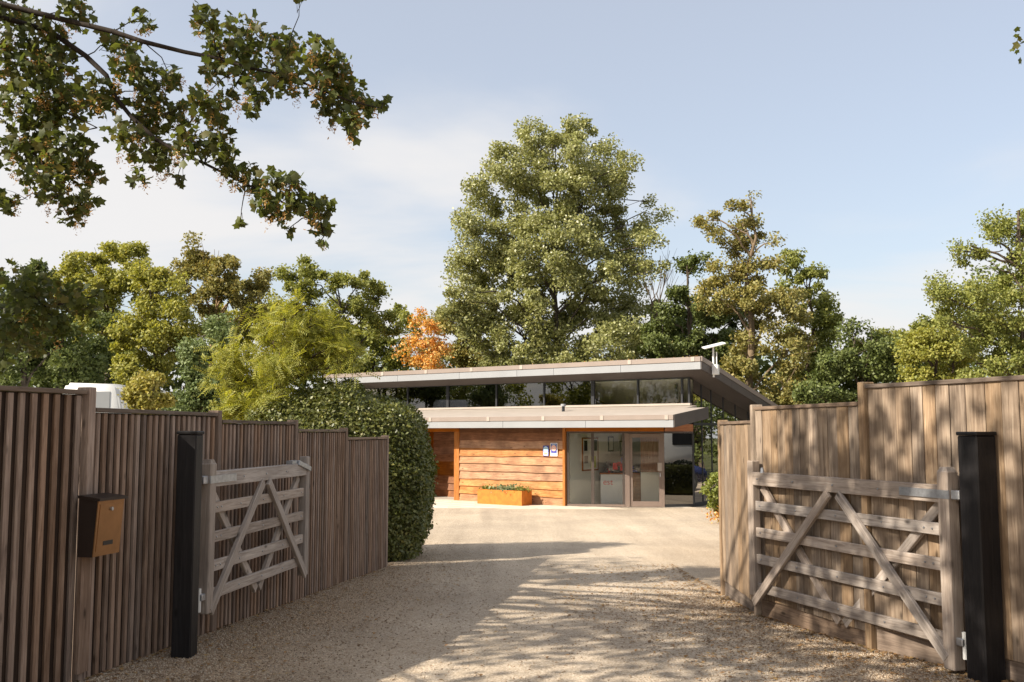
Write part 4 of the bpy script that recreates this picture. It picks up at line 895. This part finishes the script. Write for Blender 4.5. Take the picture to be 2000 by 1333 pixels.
scatter('crown', C, np.where(np.arange(len(C)) < NV, .062, .09) * rng.uniform(.5, 1.3, len(C)), PALM, LF['syc'], syc, bias=(.15, -.35, .35))
SD = np.concatenate(SD); SEEDT = (np.array([(0, 0, 0), (.5, -.16, 0), (1, 0, 0), (.5, .16, .05)]), np.array([(0, 1, 2, 3)]))
scatter('seeds', SD, .034 * rng.uniform(.7, 1.2, len(SD)), SEEDT, LF['seed'], syc, bias=(0, 0, 0))
# second tree, mostly out of frame on the right: one twig dips in at the frame edge
wt_ = thing('roadside_tree', 'tree outside the right edge with one leafy twig dipping into the sky', 'tree', (6.9, 8.6, 0)); bag = Bag()
tip = at(1986, 88, 10); bag.tube([(6.9, 8.6, -.1), (6.9, 8.6, 2), (6.8, 8.7, 4.2), (6.6, 9, 6.5)], [.22, .19, .16, .06], 9)
limb(bag, (6.8, 8.7, 4.4), tip + Vector((.35, 0, .15)), .05, .008, .05, 6, .05); limb(bag, tip + Vector((.35, 0, .15)), tip, .008, .003, .05, 3, 0)
o = bag.build('trunk', M['bark_dark']); o.parent = wt_; o.matrix_parent_inverse = wm(wt_).inverted()
C = [np.array(tip) + rng.normal(size=(11, 3)) * np.array([.035, .05, .07])]
for c, r in (((6.9, 8.9, 6.6), 1.2), ((7.4, 8.2, 5.5), 1.1), ((7.3, 9.4, 5.2), .9)):
    n = 380; C.append(np.array(c) + rvec(n) * (rng.uniform(0, 1, n) ** .4)[:, None] * r)
C = np.concatenate(C); scatter('crown', C, .06 * rng.uniform(.7, 1.2, len(C)), PALM, LF['syc'], wt_)
# trees behind the photographer (seen in the glass)
for i, (x, y, r) in enumerate(((-6, -14, 3.2), (3, -17, 3.6), (12, -12, 3.4))):
    lab = ['leafy tree behind the photographer, over the lane', 'broad tree behind the photographer in the middle of the lane hedge', 'leafy tree behind the photographer beyond the plank fence'][i]
    tree('lane_tree', lab, 0, (x, y), None, 5000, .22, 'midgreen', trunk=.25, b3=[((x, y, 4.5), r), ((x - 1.5, y, 6.5), r * .7), ((x + 1.6, y + .5, 6), r * .7), ((x, y, 8), r * .7), ((x - 2, y, 3), r * .6), ((x + 2.2, y, 2.8), r * .6)], fill=1.2, clump=.6)
# trees right of the building, mirrored in the side glass
for i, (x, y, r) in enumerate(((18, 35.5, 3.0), (22, 38, 3.2), (24, 31, 3.0))):
    lab = ['dark tree hidden behind the plank fence beside the side glass', 'dark tree behind the building seen over its back corner', 'dark tree far behind the plank fence near the big oak'][i]
    tree('side_tree', lab, 0, (x, y), None, 6000, .2, 'dark', trunk=.2, b3=[((x, y, 3.6), r * .8), ((x - .8, y - 1, 1.6), r * .8), ((x + 1.4, y - .6, 2.0), r * .8), ((x, y, 5.5), r * .6)], fill=1.2, clump=.5)

for i, (x, y, r) in enumerate(((-21, 21, 3.4), (-24, 27, 3.6), (-19, 15, 3.0), (-27, 17, 3.8), (-22, 32, 3.4))):
    lab = ['leafy tree beyond the slatted fence out to the left of the building', 'broad tree farthest out to the left of the building', 'nearer leafy tree out left of the slatted fence', 'tall tree far out left beyond the slatted fence', 'leafy tree left of the building behind the motorhome'][i]
    tree('boundary_tree', lab, 0, (x, y), None, 6000, .22, 'midgreen', trunk=.22, b3=[((x, y, 2.6), r * .9), ((x - 1.2, y + .5, 4.6), r * .75), ((x + 1.2, y - .5, 4.4), r * .7), ((x, y, 6.6), r * .6), ((x - 1.6, y - 1.4, 1.6), r * .6), ((x + 1.8, y + 1.4, 1.4), r * .6)], fill=1.2, clump=.55)
# ------------------------------------------------------------------ vehicles
def vehicle(name, label, mw, prof, width, mat, windows, wheels, cat):
    v = thing(name, label, cat); v.matrix_basis = mw
    n = len(prof); V = [(x, -width / 2, z) for x, z in prof] + [(x, width / 2, z) for x, z in prof]
    F = [tuple(range(n)), tuple(range(2 * n - 1, n - 1, -1))] + [(i, i + n, (i + 1) % n + n, (i + 1) % n) for i in range(n)]
    bm = bmesh.new(); vs = [bm.verts.new(p) for p in V]; [bm.faces.new([vs[i] for i in f]) for f in F]; bm.normal_update()
    bmesh.ops.recalc_face_normals(bm, faces=bm.faces); bmesh.ops.bevel(bm, geom=list(bm.edges), offset=.09, segments=3, affect='EDGES', clamp_overlap=True)
    me = bpy.data.meshes.new('body'); bm.to_mesh(me); bm.free(); me.materials.append(mat)
    for p in me.polygons: p.use_smooth = True
    o = new_obj('body', me); o.parent = v
    for (x0, x1, z0, z1, y, m) in windows: box('window', x0, x1, y - .012, y + .012, z0, z1, M[m], v, .008)
    for x in wheels:
        for s in (-1, 1):
            cyl('wheel', (x, s * (width / 2 - .22), .33), (x, s * (width / 2 + .012), .33), .33, .33, M['tyre'], v, 20)
            cyl('hub', (x, s * (width / 2 + .0125), .33), (x, s * (width / 2 + .022), .33), .19, .17, M['steel'], v, 16)
    return v
cx = at(140, 845, 30)
vehicle('motorhome', 'white motorhome whose roof shows above the slatted fence', Matrix.Translation((cx.x - 3.35, 30.4, gz(30))),
        [(0, .35), (5.6, .35), (5.75, 1.3), (5.25, 1.95), (4.95, 3.52), (3.42, 3.56), (3.25, 3.1), (.1, 3.0)], 2.2, M['white_metal'],
        [(3.72, 4.75, 2.75, 3.3, -1.11, 'fascia'), (1.0, 2.2, 1.7, 2.4, -1.11, 'darkframe')], [1.1, 4.6], 'motorhome')
vehicle('camper_van', 'white camper van parked behind the plank fence, mirrored in the entrance glass', Matrix.Translation((7.7, 19.3, gz(20))) @ Matrix.Rotation(R(38), 4, 'Z'),
        [(0, .35), (5.4, .35), (5.5, 1.2), (4.9, 1.5), (4.3, 2.6), (.1, 2.65)], 2.0, M['white_metal'], [(3.2, 4.0, 1.5, 2.1, 1.01, 'darkframe'), (.8, 2.0, 1.5, 2.1, 1.01, 'darkframe')], [1.0, 4.3], 'van')
vehicle('parked_car', 'dark blue car parked behind the plank fence, mirrored in the side glass', Matrix.Translation((11.6, 28.6, gz(28))) @ Matrix.Rotation(R(70), 4, 'Z'),
        [(0, .3), (4.2, .3), (4.25, .75), (3.4, .95), (2.7, 1.45), (.9, 1.48), (.1, .95)], 1.75, M['car_blue'], [(1.0, 1.8, .98, 1.38, .885, 'darkframe'), (1.9, 2.6, .98, 1.35, .885, 'darkframe')], [.8, 3.3], 'car')

lh = thing('low_hedge', 'low dark hedge in front of the camper van behind the plank fence', 'hedge', (7.6, 24.6, gz(24.6)), R(38))
n = 9000; P = rng.uniform(-1, 1, (n, 3)); ax = np.argmax(np.abs(P) * np.array([1, 1.1, 1.1]), 1); P[np.arange(n), ax] = np.sign(P[np.arange(n), ax]) * rng.uniform(.9, 1.06, n)
P = P * np.array([2.6, .35, .5]) + np.array([0, 0, .52]); P[:, 2] += .05 * np.sin(P[:, 0] * 5)
mw_ = np.array(wm(lh)); P = np.concatenate([P, np.ones((n, 1))], 1) @ mw_.T
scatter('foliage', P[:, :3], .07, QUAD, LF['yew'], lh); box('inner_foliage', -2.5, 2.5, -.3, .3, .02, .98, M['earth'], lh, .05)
# ------------------------------------------------------------------ loose gravel and fallen leaves
def fx(y, pts): return np.interp(y, [p[1] for p in pts], [p[0] for p in pts])
n = 70000; y = 5.9 + np.minimum(rng.exponential(4.2, n), 16); xl = fx(y, Lp); xr = fx(y, sorted(Rp, key=lambda p: p[1])) + np.maximum(0, y - 10.5) * 1.3; xl = xl - np.maximum(0, y - 16.5) * 1.0
s = rng.uniform(0, 1, n); q = rng.uniform(0, 1, n)
x = np.where(q < .45, xl + .03 + np.minimum(rng.exponential(.5, n), 3), np.where(q < .94, xr - .03 - np.minimum(rng.exponential(.5, n), 3), xl + s * (xr - xl)))
ggz = np.interp(y, GP[0], GP[1])
sz = rng.uniform(.004, .011, n) * np.where(q < .94, 1.0, .5)
g_o = scatter('gravel', np.stack([x, y, ggz + sz * .2], 1), sz, PEB, M['pebble'], bias=(0, 0, 1)); g_o['kind'] = 'stuff'; g_o['label'] = 'loose brown gravel along both edges of the drive'
n = 5200; y = 5.9 + 8 * rng.uniform(0, 1, n) ** 1.5; xl = fx(y, Lp); xr = fx(y, sorted(Rp, key=lambda p: p[1])); q = rng.uniform(0, 1, n); s = rng.uniform(0, 1, n)
x = np.where(q < .25, xl + .05 + s ** 2.4 * 1.4, np.where(q < .93, xr - .02 - s ** 2.2 * 1.7, xl + s * (xr - xl)))
l_o = scatter('fallen_leaves', np.stack([x, y, np.interp(y, GP[0], GP[1]) + .012], 1), .028 * rng.uniform(.5, 1.6, n), QUAD, LF['litter'], bias=(0, 0, 1), flat=True); l_o['kind'] = 'stuff'; l_o['label'] = 'dry brown leaves scattered along the drive edges'
